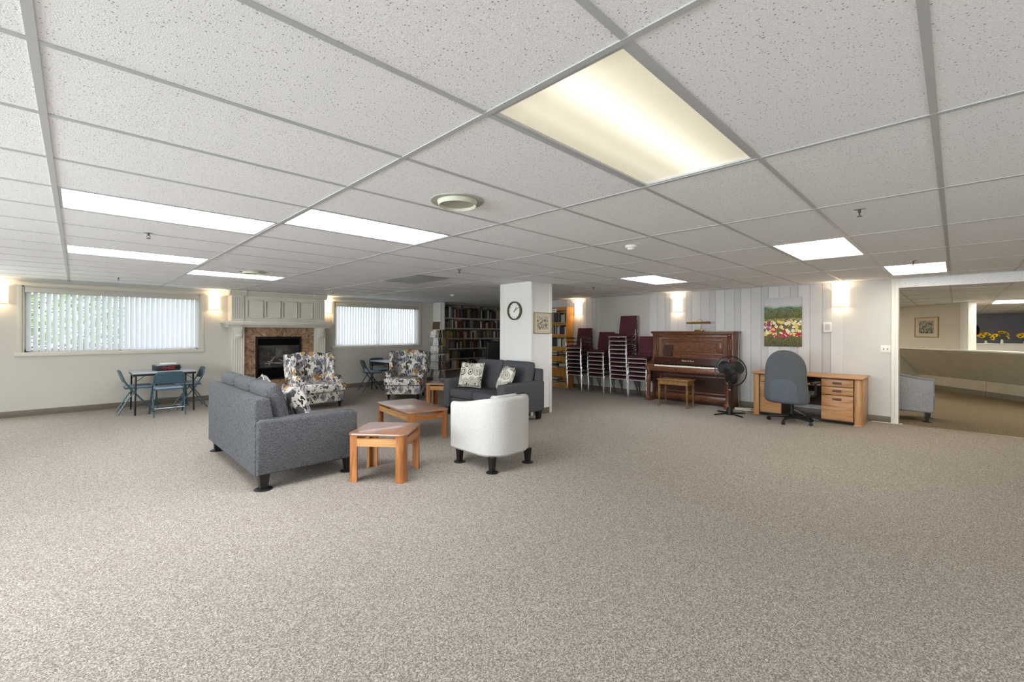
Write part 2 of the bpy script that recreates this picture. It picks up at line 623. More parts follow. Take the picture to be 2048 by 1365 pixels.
def link(name, me, parent=None, loc=None):
    o = bpy.data.objects.new(name, me)
    COL.objects.link(o)
    if parent is not None:
        o.parent = parent
    if loc is not None:
        o.location = loc
    return o


def T(x=0, y=0, z=0, rx=0, ry=0, rz=0):
    return Matrix.Translation((x, y, z)) @ Matrix.Rotation(rz, 4, 'Z') @ Matrix.Rotation(ry, 4, 'Y') @ Matrix.Rotation(rx, 4, 'X')


def tag(o, label, cat, group=None):
    o['label'] = label
    o['category'] = cat
    if group:
        o['group'] = group
    return o


def thing(name, label, cat, loc=(0, 0, 0), rz=0, group=None):
    o = bpy.data.objects.new(name, None)
    o.empty_display_size = 0.1
    COL.objects.link(o)
    o.location = loc
    o.rotation_euler = (0, 0, rz)
    return tag(o, label, cat, group)


def copy_tree(o, parent=None):
    c = o.copy()
    COL.objects.link(c)
    c.parent = parent
    for ch in list(o.children):
        copy_tree(ch, c)
    return c


def dup(o, label, loc, rz=0, group=None):
    c = copy_tree(o)
    c.location, c.rotation_euler = loc, (0, 0, rz)
    c['label'] = label
    if group:
        c['group'] = group
    return c


def struct(name, mb, mat, parent=None):
    o = mb.obj(name, mat, parent)
    if parent is None:
        o['kind'] = 'structure'
    return o


def bx(*a, **k):
    return MB().box(*a, **k)


ORD = ['first', 'second', 'third', 'fourth', 'fifth', 'sixth', 'seventh', 'eighth', 'ninth', 'tenth', 'eleventh', 'twelfth']


def nth(n):
    if n <= 12:
        return ORD[n - 1]
    return str(n) + ('th' if 10 <= n % 100 <= 20 else {1: 'st', 2: 'nd', 3: 'rd'}.get(n % 10, 'th'))


# ================================================================== THE ROOM
XR, YL = 8.95, 10.60            # right (piano) wall plane, left (window) wall plane
YO = 0.62                       # where the right wall ends and the lobby opening starts
LZ = 2.09                       # lobby ceiling
floor = struct('floor', bx(XB - 0.2, XR, YB - 0.2, YL + 0.3, -0.12, 0), 'carpet')
struct('floor_nook', bx(XR, 10.9, 7.7, YL + 0.3, -0.12, 0), 'carpet')
struct('floor_lobby', bx(XR, 30, -9.5, 4.2, -0.12, -0.001), 'carpet_lobby')
struct('trim_1', bx(XR - 0.018, XR + 0.018, YB, YO - 0.02, -0.002, 0.004), 'transition_metal')

# left wall with window openings
WIN = [(-0.62, 1.76), (4.45, 6.84), (-3.45, -1.55)]
WZ0, WZ1 = 1.03, 2.12
w = MB()
edges = sorted(WIN)
xs = XB - 0.2
for a, b in edges:
    w.box(xs, a, YL, YL + 0.2, 0, 2.5)
    w.box(a, b, YL, YL + 0.2, 0, WZ0)
    w.box(a, b, YL, YL + 0.2, WZ1, 2.5)
    xs = b
w.box(xs, 11.1, YL, YL + 0.2, 0, 2.5)
struct('wall_left', w, 'wall_left_paint')
struct('wall_back', bx(XB - 0.2, XR + 0.05, YB - 0.2, YB, 0, 2.5), 'wall_beige')
w = MB()
w.box(XB - 0.2, XB, YB - 0.2, YL, 0, 2.5)
struct('wall_behind', w, 'wall_beige')
wr = struct('wall_right', bx(XR, XR + 0.16, YO + 0.02, 7.72, 0, 2.5), 'wall_white')
struct('wall_nook', MB().box(XR, 10.9, 7.56, 7.72, 0, 2.5).box(10.9, 11.1, 7.56, YL, 0, 2.5), 'wall_beige')
struct('trim_2', MB().box(XR - 0.022, XR + 0.18, YO, YO + 0.03, 0, CE).box(XR - 0.022, XR, YO + 0.03, YO + 0.085, 0, CE, r=0.006).box(XR - 0.03, XR, YO + 0.03, YO + 0.045, 0, CE, r=0.004), 'trim_white')
# vertical planks of the right wall
pk = {}
y = 1.30
i = 0
while y < 7.6:
    wd = 0.115 if i % 3 == 1 else 0.175
    if not (4.66 < y < 6.0):
        k = i % 3
        key = (k, wd)
        if key not in pk:
            pk[key] = bx(-0.008, 0, 0.003, wd - 0.003, 0.1, CE, r=0.003, seg=1).mesh('plank', 'plank_%d' % k)
        link('plank', pk[key], wr, (XR, y, 0))
    y += wd
    i += 1
bx(XR - 0.006, XR, 4.75, 6.03, 0.1, CE).obj('panel', 'wall_grey', wr)
struct('baseboard_right', MB().box(XR - 0.012, XR, YO + 0.09, 7.56, 0, 0.1, r=0.003), 'baseboard_vinyl')
struct('baseboard_left', MB().box(XB, 2.19, YL - 0.012, YL, 0, 0.1, r=0.003).box(4.17, 7.3, YL - 0.012, YL, 0, 0.1, r=0.003).box(XB, 2.19, YL - 0.02, YL - 0.011, 0, 0.012).box(4.17, 7.3, YL - 0.02, YL - 0.011, 0, 0.012), 'baseboard_vinyl')
# pilaster closing the book alcove
struct('trim_3', MB().box(7.3, 7.44, 10.24, YL, 0, CE).box(7.385, 7.44, 10.22, 10.24, 0, CE, r=0.005), 'trim_white')

# column
cx0, cx1, cy0, cy1 = 5.35, 5.87, 4.95, 5.69
colm = struct('wall_column', bx(cx0, cx1, cy0, cy1, 0, CE + 0.02), 'wall_column')
for nm, a in (('corner_trim', (cx0 - 0.008, cx0 + 0.05, cy0 - 0.008, cy0 + 0.012)), ('corner_trim', (cx1 - 0.055, cx1 + 0.008, cy0 - 0.008, cy0 + 0.012)), ('corner_trim', (cx0 - 0.008, cx0 + 0.012, cy1 - 0.085, cy1 + 0.008))):
    bx(*a, 0, CE, r=0.004).obj(nm, 'trim_white', colm)
MB().box(cx0 + 0.05, cx1 - 0.055, cy0 - 0.009, cy0, 0, 0.1, r=0.003).box(cx0 - 0.009, cx0, cy0 + 0.012, cy1 - 0.085, 0, 0.1, r=0.003).obj('baseboard', 'baseboard_vinyl', colm)

# ceiling: slab above, tiles and tees
GX0, GY0, GX, GY = -0.093, 1.2811, 1.2192, 0.6096
ceil = struct('ceiling', MB().box(XB - 0.2, XR + 0.16, YB - 0.2, YL + 0.2, CE + 0.12, CE + 0.2).box(XR + 0.16, 11.1, 7.5, YL + 0.2, CE + 0.12, CE + 0.2), 'plenum')
TROFF = [(1, -1, 'lens'), (0, 4, 'cool'), (1, 3, 'cool'), (0, 8, 'cool'), (1, 10, 'cool'), (4, -1, 'warm'), (6, -2, 'warm'), (5, 3, 'cool'), (-3, -4, 'cool'), (1, -6, 'cool'), (-2, 2, 'cool')]  # last three are unseen panels added for extra room light
tset = {(a, b) for a, b, _ in TROFF}
tile_me = bx(0.003, GX - 0.003, 0.003, GY - 0.003, 0.003, 0.016).mesh('ceiling_tile', 'tile_mineral', False)
part_me = {}
for i in range(-4, 9):
    for j in range(-9, 17):
        x0, y0 = GX0 + i * GX, GY0 + j * GY
        x1, y1 = x0 + GX, y0 + GY
        if (i, j) in tset:
            continue
        xmax = 11.0 if y0 > 7.5 else XR
        a, b, c_, d_ = max(x0, XB), min(x1, xmax), max(y0, YB), min(y1, YL)
        if b - a < 0.03 or d_ - c_ < 0.03:
            continue
        if (a, b, c_, d_) == (x0, x1, y0, y1):
            link('ceiling_tile', tile_me, ceil, (x0, y0, CE))
        else:
            bx(a - x0 + 0.003, b - x0 - 0.003, c_ - y0 + 0.003, d_ - y0 - 0.003, 0.003, 0.016).obj('ceiling_tile', 'tile_mineral', ceil, (x0, y0, CE), False)
for i in range(-3, 9):
    x = GX0 + i * GX
    y0 = YB if x < XR else 7.5
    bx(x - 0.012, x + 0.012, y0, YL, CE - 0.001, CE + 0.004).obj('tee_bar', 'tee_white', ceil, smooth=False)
for j in range(-7, 16):
    y = GY0 + j * GY
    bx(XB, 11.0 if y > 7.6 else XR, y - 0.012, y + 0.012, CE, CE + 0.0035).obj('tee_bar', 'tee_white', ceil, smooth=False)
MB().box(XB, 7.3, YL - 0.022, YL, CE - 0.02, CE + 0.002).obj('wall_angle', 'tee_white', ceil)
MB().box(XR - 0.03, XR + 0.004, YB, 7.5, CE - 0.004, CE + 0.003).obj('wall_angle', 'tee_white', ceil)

# ---- lobby shell beyond the opening
hd = struct('wall_header', bx(XR, XR + 0.05, YB, YO, LZ - 0.002, CE + 0.3), 'tile_mineral')
lc = struct('ceiling_lobby', bx(XR + 0.06, 30, -9.5, 4.2, LZ + 0.1, LZ + 0.2), 'plenum')
for i in range(7, 20):
    for j in range(-10, 4):
        x0, y0 = GX0 + i * GX, GY0 + j * GY
        a = max(x0, XR + 0.05)
        if x0 + GX - a < 0.03 :
            continue
        if a == x0:
            link('ceiling_tile', tile_me, lc, (x0, y0, LZ))
        else:
            bx(a - x0 + 0.003, GX - 0.003, 0.003, GY - 0.003, 0.003, 0.016).obj('ceiling_tile', 'tile_mineral', lc, (x0, y0, LZ), False)
for i in range(8, 19):
    x = GX0 + i * GX
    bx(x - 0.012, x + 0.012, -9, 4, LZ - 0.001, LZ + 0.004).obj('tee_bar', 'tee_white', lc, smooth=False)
for j in range(-9, 4):
    y = GY0 + j * GY
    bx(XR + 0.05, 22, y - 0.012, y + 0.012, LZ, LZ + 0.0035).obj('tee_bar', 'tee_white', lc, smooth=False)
# diagonal wall with the picture, half wall with slanted apron running on to the right
P0 = Vector((14.29, 0.04, 0))
dw = Vector((0.745, 0.667, 0)).normalized()     # away from the lens
nw = Vector((-dw.y, dw.x, 0))                   # towards the lens
AW = math.atan2(dw.y, dw.x)
MW = Matrix.Translation(P0) @ Matrix.Rotation(AW, 4, 'Z')     # local x along wall, y towards lens
struct('wall_lobby', MB().box(-0.18, 5.5, -0.14, 0, 1.0, LZ, M=MW).box(1.5, 5.5, -0.6, 0, 0, 1.0, M=MW), 'wall_beige')
struct('trim_4', MB().box(-0.36, -0.17, -0.16, 0.015, 1.0, LZ, r=0.01, M=MW).box(-0.30, -0.24, 0.015, 0.025, 1.0, LZ, r=0.004, M=MW), 'trim_white')
half = MB()
rec, zc = 0.42, 0.33


def quad_prism(mb, a, b, M):
    # slanted apron between local x = a and b
    bm = bmesh.new()
    prof = [(0.10, 1.0), (0.10, 0.97), (-rec, zc), (-rec, 0.0), (-rec - 0.1, 0.0), (-rec - 0.1, 1.0)]
    lo = [bm.verts.new((a, y, z)) for y, z in prof]
    hi = [bm.verts.new((b, y, z)) for y, z in prof]
    bm.faces.new(lo)
    bm.faces.new(hi[::-1])
    n = len(prof)
    for i in range(n):
        bm.faces.new((lo[i], hi[i], hi[(i + 1) % n], lo[(i + 1) % n]))
    bmesh.ops.recalc_face_normals(bm, faces=bm.faces)
    mb._add(bm, M)


quad_prism(half, -0.3, 1.5, MW)
MW2 = Matrix.Translation(P0 + dw * -0.3) @ Matrix.Rotation(AW - 0.06, 4, 'Z')
quad_prism(half, -6.0, 0.02, MW2)
struct('wall_half', half, 'counter_face')
struct('trim_5', MB().box(-0.3, 1.52, -0.12, 0.15, 1.0, 1.035, r=0.01, M=MW).box(-6, 0, -0.12, 0.15, 1.0, 1.035, r=0.01, M=MW2), 'trim_white')
struct('baseboard_lobby', MB().box(-0.3, 4, -rec, -rec + 0.012, 0, 0.11, M=MW).box(-6, 0, -rec, -rec + 0.012, 0, 0.11, M=MW2), 'baseboard_vinyl')
# blue-grey far wall, square to the view
Pf = Fv * 15.9 + Rv * 15.6
MF = Matrix.Translation((Pf.x, Pf.y, 0)) @ Matrix.Rotation(math.atan2(Rv.y, Rv.x), 4, 'Z')
struct('wall_far', MB().box(-4, 9, 0, 0.15, 0, LZ, M=MF), 'wall_blue')
struct('wall_lobby_end', MB().box(29.8, 30, -9.5, 4.2, 0, 2.4).box(XR + 0.16, 30, 4.0, 4.2, 0, 2.4).box(XR, 30, -9.5, -9.3, 0, 2.4), 'wall_beige')

# ================================================================== WINDOWS AND BLINDS
for k, (a, b) in enumerate(WIN):
    wo = struct('window_%d' % (k + 1), MB().box(a - 0.055, b + 0.055, YL - 0.016, YL, WZ1, WZ1 + 0.055, r=0.004).box(a - 0.055, a, YL - 0.016, YL, WZ0 - 0.06, WZ1, r=0.004).box(b, b + 0.055, YL - 0.016, YL, WZ0 - 0.06, WZ1, r=0.004), 'window_trim')
    MB().box(a - 0.085, b + 0.06, YL - 0.03, YL + 0.17, WZ0 - 0.06, WZ0 + 0.004, r=0.006).obj('window_sill', 'window_trim', wo)
    MB().box(a, a + 0.02, YL, YL + 0.19, WZ0, WZ1).box(b - 0.02, b, YL, YL + 0.19, WZ0, WZ1).box(a, b, YL, YL + 0.19, WZ1 - 0.02, WZ1).obj('jamb', 'window_trim', wo)
    fr = MB()
    mid = (a + b) / 2
    for x in (a + 0.02, mid - 0.02, b - 0.06):
        fr.box(x, x + 0.04, YL + 0.13, YL + 0.17, WZ0, WZ1)
    fr.box(a, b, YL + 0.13, YL + 0.17, WZ0, WZ0 + 0.05).box(a, b, YL + 0.13, YL + 0.17, WZ1 - 0.05, WZ1)
    fr.obj('sash', 'window_trim', wo)
    for x0, x1 in ((a + 0.05, mid - 0.02), (mid + 0.02, b - 0.05)):
        bx(x0, x1, YL + 0.147, YL + 0.153, WZ0 + 0.04, WZ1 - 0.04).obj('pane', 'window_glass', wo)
    if k == 2:
        continue
    vb = thing('vertical_blind', ['white vertical blind with part-open slats and greenery behind, above a card table', 'white closed vertical blind over the window between mantelpiece and bookshelves'][k], 'blind', (a, YL, 0))
    bx(0.025, b - a - 0.025, -0.008, 0.075, WZ1 - 0.11, WZ1 - 0.022, r=0.006).obj('headrail', 'headrail_grey', vb)
    n = 31 if k == 0 else 33
    L = b - a - 0.12
    vm = bx(-0.044, 0.044, -0.0012, 0.0012, WZ0 + 0.02, WZ1 - 0.11).mesh('vane', 'vane')
    for i in range(n):
        f = i / (n - 1)
        if k == 0:
            ang = R(52 - 22 * min(1, f * 1.35))
        else:
            ang = R(27 + 3 * math.sin(i * 1.7))
        o = link('vane', vm, vb, (0.07 + L * f, 0.055, 0))
        o.rotation_euler = (0, 0, ang)
    MB().tube([(b - a - 0.05, -0.01, WZ1 - 0.1), (b - a - 0.05, -0.014, WZ0 + 0.14)], 0.0025, 6).lathe([(0, 0), (0.008, 0.004), (0.008, 0.03), (0.003, 0.036)], 8, T(b - a - 0.05, -0.014, WZ0 + 0.11)).obj('pull_cord', 'white_plastic', vb)
# unseen window frames added around the daylight area lights, walls left solid
w4 = struct('window_4', MB().box(XB, XB + 0.03, 0.0, 5.2, 0.82, 0.9).box(XB, XB + 0.03, 0.0, 5.2, 2.1, 2.18).box(XB, XB + 0.03, 0.0, 0.1, 0.9, 2.1).box(XB, XB + 0.03, 5.1, 5.2, 0.9, 2.1), 'window_trim')
w5 = struct('window_5', MB().box(-1.0, 4.2, YB, YB + 0.03, 0.82, 0.9).box(-1.0, 4.2, YB, YB + 0.03, 2.1, 2.18).box(-1.0, -0.9, YB, YB + 0.03, 0.9, 2.1).box(4.1, 4.2, YB, YB + 0.03, 0.9, 2.1), 'window_trim')
for k in range(3):
    bx(XB, XB + 0.02, 0.1 + k * 1.667, 0.1 + (k + 1) * 1.667 - 0.04, 0.9, 2.1).obj('pane', 'window_glass', w4)
    bx(-0.9 + k * 1.667, -0.9 + (k + 1) * 1.667 - 0.04, YB, YB + 0.02, 0.9, 2.1).obj('pane', 'window_glass', w5)
# outdoors
gr = struct('ground_outside', bx(-8, 12, YL + 0.2, YL + 12, -0.4, -0.35), 'ground_grass')
for k, (hx, wd, hh) in enumerate([(-1.5, 4.4, 2.8)]):
    hm = MB()
    rnd = random.Random(k)
    for _ in range(7000):
        x, y, z = rnd.uniform(-wd / 2, wd / 2), rnd.gauss(0, 0.16), rnd.uniform(0, hh)
        a, b, c_ = rnd.uniform(0, 6.3), rnd.uniform(-1, 1), rnd.uniform(0.045, 0.085)
        hm.bm.faces.new([hm.bm.verts.new(Vector((x, y, z)) + Matrix.Rotation(a, 3, 'Z') @ Matrix.Rotation(b, 3, 'X') @ Vector(q)) for q in ((-c_, 0, 0), (0, 0, -c_ * 0.5), (c_, 0, 0), (0, 0, c_ * 0.5))])
    ho = hm.obj('hedge', 'hedge_leaf', None, (hx, YL + 1.5, -0.36), False)
    tag(ho, 'tall sunlit green hedge outside the left window', 'hedge')
    ho['kind'] = 'stuff'

# ================================================================== CEILING FIXTURES
tl = {(1, -1): 'large near ceiling light with yellowish prismatic lens, tubes showing through', (0, 4): 'bright white ceiling light panel at left, nearer of the two in its row', (1, 3): 'bright white ceiling light panel just left of the round grille', (0, 8): 'bright white ceiling light panel nearest the left window', (1, 10): 'bright white ceiling light panel in front of the mantelpiece', (4, -1): 'bright ceiling light panel above the office chair and desk', (6, -2): 'warm white ceiling light panel next to the lobby opening', (5, 3): 'bright white ceiling light panel between column and piano', (-3, -4): 'added unseen ceiling light panel behind the camera on the window side', (1, -6): 'added unseen ceiling light panel behind the camera on the lobby side', (-2, 2): 'added unseen ceiling light panel off the left edge of the view'}
for i, j, kd in TROFF:
    x0, y0 = GX0 + i * GX, GY0 + j * GY
    t_ = thing('ceiling_light', tl[(i, j)], 'ceiling light', (x0 + GX / 2, y0 + GY / 2, CE), 0, 'recessed fluorescent panels')
    a, b = GX / 2 - 0.012, GY / 2 - 0.012
    fr = MB()
    for q in ((-a, a, -b, -b + 0.016), (-a, a, b - 0.016, b), (-a, -a + 0.016, -b + 0.016, b - 0.016), (a - 0.016, a, -b + 0.016, b - 0.016)):
        fr.box(*q, 0.002, 0.02)
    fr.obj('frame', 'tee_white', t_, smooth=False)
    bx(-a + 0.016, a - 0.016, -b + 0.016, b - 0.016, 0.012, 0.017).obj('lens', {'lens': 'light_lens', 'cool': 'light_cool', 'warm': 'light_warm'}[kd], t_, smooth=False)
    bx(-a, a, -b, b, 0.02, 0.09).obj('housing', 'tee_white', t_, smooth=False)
t_ = thing('ceiling_light', 'narrow ceiling light panel in the lobby above the sunflowers', 'ceiling light', (14.46, -0.88, LZ - 0.008))
bx(-0.59, 0.59, -0.29, 0.29, 0.0, 0.006).obj('lens', 'light_lobby', t_, smooth=False)
bx(-0.6, 0.6, -0.3, 0.3, 0.006, 0.0075).obj('frame', 'tee_white', t_, smooth=False)
for lab, x, y in (('added unseen ceiling light panel in the lobby past the header', 11.4, -2.1), ('added ceiling light panel in the lobby, hidden behind the wall end', 11.2, 2.1), ('added hidden ceiling light panel in the lobby facing the picture', 14.0, 2.9), ('added unseen ceiling light panel in the lobby by the far desk', 15.6, -4.6), ('added unseen ceiling light panel in the lobby above the far desk corner', 16.9, -2.5), ('added ceiling light panel hidden behind the picture wall', 19.5, 0.6)):
    t_ = thing('ceiling_light', lab, 'ceiling light', (x, y, LZ - 0.008), 0, 'recessed fluorescent panels')  # out-of-view panels added to brighten the lobby
    bx(-0.59, 0.59, -0.29, 0.29, 0.0, 0.004).obj('lens', 'light_lobby', t_, smooth=False)


def grille(label, x, y, r):
    g = thing('ceiling_speaker', label, 'speaker', (x, y, CE))
    MB().lathe([(r * 0.74, -0.004), (r, -0.004), (r, 0.003), (r * 0.74, 0.003)], 36, ring=True).obj('flange', 'flange_grey', g)
    MB().lathe([(r * 0.62, -0.006), (r * 0.70, -0.03), (r * 0.76, -0.004), (r * 0.66, -0.004)], 36, ring=True).obj('ring', 'vent_cream', g)
    MB().lathe([(0, -0.012), (r * 0.66, -0.012), (r * 0.66, -0.004), (0, -0.004)], 36).obj('backing', 'grille_grey', g)
    q = MB()
    n = 16
    for k in range(-n, n + 1):
        c_ = k * r * 0.64 / n
        h = math.sqrt(max(0, (r * 0.64) ** 2 - c_ ** 2))
        if h > 0.004:
            q.box(c_ - 0.0015, c_ + 0.0015, -h, h, -0.0145, -0.012)
            q.box(-h, h, c_ - 0.0015, c_ + 0.0015, -0.0145, -0.012)
    q.obj('mesh_grille', 'vent_cream', g, smooth=False)
    sm = MB().lathe([(0, -0.008), (0.006, -0.006), (0.006, -0.003)], 8).mesh('screw', 'chrome')
    for k in range(4):
        a = PI / 4 + k * PI / 2
        link('screw', sm, g, (r * 0.88 * math.cos(a), r * 0.88 * math.sin(a), 0))
    return g


grille('round cream ceiling speaker grille in the middle of the ceiling', 1.744, 2.264, 0.17)
grille('round cream ceiling speaker grille near the mantelpiece light', 1.771, 7.0, 0.17)
rg = thing('return_grille', 'grey square return air grille in the ceiling near the column', 'vent', (3.86, 6.1, CE))
bx(-0.29, 0.29, -0.5, 0.5, -0.008, -0.006).obj('backing', 'grille_grey', rg)
sm = bx(-0.285, 0.285, -0.012, 0.012, -0.012, -0.008).mesh('slat', 'grille_grey')
for k in range(20):
    link('slat', sm, rg, (0, -0.475 + k * 0.05, 0))
det = None
for lab, x, y in (('round white smoke detector on the ceiling right of the column', 3.821, 2.221), ('small white smoke detector far off near the bookshelves', 6.02, 7.99)):
    d_ = thing('smoke_detector', lab, 'smoke detector', (x, y, CE + 0.003))
    MB().lathe([(0.052, 0), (0.056, -0.012), (0.05, -0.022), (0.036, -0.024), (0.034, -0.028)], 24).obj('base', 'white_plastic', d_)
    MB().lathe([(0, -0.046), (0.02, -0.045), (0.034, -0.036), (0.034, -0.026)], 24).obj('chamber', 'white_plastic', d_)
for lab, x, y in (('sprinkler head between the two left ceiling light rows', 0.44, 4.90), ('sprinkler head above the office chair, largest of them', 3.793, 0.465), ('sprinkler head beside the light at the lobby opening', 6.88, 0.35), ('sprinkler head close to the left window', 0.473, 9.331), ('sprinkler head right of the column', 6.83, 4.745), ('sprinkler head beside the mantelpiece', 3.843, 9.244), ('sprinkler head left of the column near the return grille', 3.671, 4.72)):
    s_ = thing('sprinkler', lab, 'sprinkler', (x, y, CE + 0.003))
    MB().lathe([(0.034, 0.0), (0.034, -0.004), (0.014, -0.008), (0, -0.008)], 20).obj('escutcheon', 'chrome', s_)
    MB().lathe([(0.009, -0.006), (0.009, -0.02), (0.005, -0.024)], 10).tube([(-0.009, 0, -0.02), (-0.011, 0, -0.035), (0, 0, -0.046)], 0.0025, 6).tube([(0.009, 0, -0.02), (0.011, 0, -0.035), (0, 0, -0.046)], 0.0025, 6).obj('body', 'sprinkler_metal', s_)
    MB().lathe([(0, -0.047), (0.016, -0.047), (0.016, -0.05), (0, -0.05)], 12).obj('deflector', 'sprinkler_metal', s_)

# ================================================================== SCONCES


def sconce(label, loc, rz):
    s_ = thing('wall_sconce', label, 'wall lamp', loc, rz, 'frosted wall sconces')
    # local: wall plane y=0, shade bulges towards -y
    pts = []
    hw, dp = 0.085, 0.1
    for k in range(13):
        a = PI * k / 12
        pts.append((hw * math.cos(a), -0.012 - dp * math.sin(a) ** 0.8))

    def g(u, v):
        f = u * 12
        i = min(11, int(f))
        x = pts[i][0] + (pts[i + 1][0] - pts[i][0]) * (f - i)
        y = pts[i][1] + (pts[i + 1][1] - pts[i][1]) * (f - i)
        return (x, y, -0.135 + 0.27 * v)
    sh = MB().surf(g, 25, 3)
    bmesh.ops.solidify(sh.bm, geom=sh.bm.faces[:], thickness=0.004)
    sh.obj('shade', 'sconce_glass', s_)
    bx(-0.05, 0.05, -0.012, 0.0, -0.09, 0.09, r=0.004).obj('backplate', 'brass', s_)
    MB().box(-0.088, 0.088, -0.016, -0.006, -0.14, -0.128, r=0.002).obj('bracket', 'brass', s_)
    MB().lathe([(0, -0.03), (0.02, -0.02), (0.024, 0.01), (0.012, 0.04), (0.0, 0.045)], 12, T(0, -0.055, 0)).obj('bulb', 'white_plastic', s_)
    for zz in (0.10, -0.10):
        l = bpy.data.lights.new('sconce_lamp', 'POINT')
        l.energy = SCONCE * (1.0 if zz > 0 else 0.45)
        l.color = (1.0, 0.80, 0.55)
        l.shadow_soft_size = 0.02
        lo = bpy.data.objects.new('sconce_lamp', l)
        COL.objects.link(lo)
        lo.parent = s_
        lo.location = (0, -0.06, zz)
    return s_


sconce('frosted wall sconce at the left edge, left of the big window', (-0.87, YL, 1.96), 0)
sconce('frosted wall sconce between left window and mantelpiece', (2.0, YL, 1.96), 0)
sconce('frosted wall sconce right of the mantelpiece beside the blind', (4.27, YL, 1.97), 0)
sconce('frosted wall sconce beside the wooden bookcase', (XR - 0.008, 6.65, 1.97), R(-90))
sconce('frosted wall sconce above the piano', (XR - 0.008, 4.10, 1.965), R(-90))
sconce('frosted wall sconce above the desk', (XR - 0.008, 1.342, 1.965), R(-90))

# ================================================================== FIREPLACE
fp = thing('fireplace', 'cream fluted mantelpiece with overmantel panels, brown granite surround and black gas firebox', 'fireplace', (3.18, YL, 0))
D = 0.32


def fluted(mb, x0, x1, z0, z1, yf):
    mb.box(x0, x1, yf, 0, z0, z1)
    n = 5
    s_ = (x1 - x0) / (n * 2 + 1.0)
    for k in range(n + 1):
        a = x0 + k * 2 * s_
        mb.box(a, a + s_, yf - 0.016, yf, z0 + 0.06, z1 - 0.03, r=0.003, seg=1)
    mb.box(x0 - 0.0, x1 + 0.0, yf - 0.018, yf, z0, z0 + 0.055)
    mb.box(x0 - 0.0, x1 + 0.0, yf - 0.01, yf, z1 - 0.03, z1)


for sx in (-1, 1):
    a, b = (-0.95, -0.73) if sx < 0 else (0.69, 0.91)
    q = MB()
    fluted(q, a, b, 0, 1.47, -D)
    po = q.obj('pilaster', 'mantel_paint', fp)
    cxm = (a + b) / 2
    MB().prism([(-D - 0.016, 1.47), (-D - 0.11, 1.47), (-D - 0.11, 1.42), (-D - 0.085, 1.38), (-D - 0.06, 1.33), (-D - 0.075, 1.29), (-D - 0.05, 1.25), (-D - 0.008, 1.25)], cxm - 0.055, cxm + 0.055, r=0.004, M=Matrix(((0, 0, 1, 0), (1, 0, 0, 0), (0, 1, 0, 0), (0, 0, 0, 1)))).obj('corbel', 'mantel_paint', fp)
    q = MB()
    fluted(q, a, b, 1.60, 2.12, -D + 0.03)
    q.obj('upper_pilaster', 'mantel_paint', fp)
q = MB()
q.box(-1.10, 1.07, -D - 0.16, 0, 1.555, 1.60, r=0.006).box(-1.06, 1.03, -D - 0.13, 0, 1.525, 1.555, r=0.004)
q.prism([(0, 1.47), (-D - 0.04, 1.47), (-D - 0.06, 1.49), (-D - 0.10, 1.525), (0, 1.525)], -1.03, 1.0, M=Matrix(((0, 0, 1, 0), (1, 0, 0, 0), (0, 1, 0, 0), (0, 0, 0, 1))))
q.obj('mantel_shelf', 'mantel_paint', fp)
bx(-0.73, 0.69, -D + 0.05, 0, 1.60, CE - 0.01).obj('overmantel', 'mantel_paint', fp)
pw = (1.42 - 0.06) / 4
for k in range(4):
    x0 = -0.70 + k * pw
    q = MB()
    for A in ((x0 + 0.012, x0 + pw - 0.012, 1.665, 1.69), (x0 + 0.012, x0 + pw - 0.012, 2.03, 2.055), (x0 + 0.012, x0 + 0.037, 1.69, 2.03), (x0 + pw - 0.037, x0 + pw - 0.012, 1.69, 2.03)):
        q.box(A[0], A[1], -D + 0.012, -D + 0.05, A[2], A[3], r=0.008, seg=2)
    q.obj('panel_moulding', 'mantel_paint', fp)
q = MB()
prof = [(0, 2.12), (-D + 0.02, 2.12), (-D - 0.01, 2.14), (-D - 0.03, 2.18), (-D - 0.06, 2.2), (-D - 0.06, CE - 0.004), (0, CE - 0.004)]
MX = Matrix(((0, 0, 1, 0), (1, 0, 0, 0), (0, 1, 0, 0), (0, 0, 0, 1)))
q.prism(prof, -0.99, -0.69, M=MX).prism(prof, 0.65, 0.95, M=MX)
q.prism([(y + 0.04, z) for y, z in prof], -0.69, 0.65, M=MX)
q.obj('crown_moulding', 'mantel_paint', fp)
# granite slabs with thin joints
for A in ((-0.728, -0.502, 0.36, 1.275), (0.402, 0.688, 0.36, 1.275), (-0.728, 0.10, 1.279, 1.468), (0.104, 0.688, 1.279, 1.468), (-0.728, -0.1, 0.05, 0.356), (-0.096, 0.688, 0.05, 0.356)):
    bx(A[0], A[1], -D + 0.08, -D + 0.1, A[2], A[3], r=0.002, seg=1).obj('granite_slab', 'granite', fp)
bx(-0.73, 0.69, -0.2, -0.02, 0.05, 1.468).box(-0.73, -0.5, -D + 0.1, -0.2, 0.05, 1.468).obj('core', 'firebrick', fp)
q = MB()
for A in ((-0.5, 0.4, 1.235, 1.275), (-0.5, -0.46, 0.36, 1.235), (0.36, 0.4, 0.36, 1.235), (-0.46, 0.36, 0.36, 0.40), (-0.46, 0.36, 1.085, 1.10), (-0.46, 0.36, 0.60, 0.615)):
    q.box(A[0], A[1], -D + 0.04, -D + 0.1, A[2], A[3], r=0.003, seg=1)
q.obj('firebox_frame', 'black_metal', fp)
lv = bx(-0.46, 0.36, -0.02, 0.012, -0.004, 0.004, M=T(rx=R(35))).mesh('louver', 'black_metal')
for k in range(4):
    link('louver', lv, fp, (0, -D + 0.07, 1.12 + k * 0.032))
for k in range(6):
    link('louver', lv, fp, (0, -D + 0.07, 0.42 + k * 0.032))
bx(-0.46, 0.36, -D + 0.075, -D + 0.079, 0.615, 1.085).obj('firebox_glass', 'window_glass', fp)
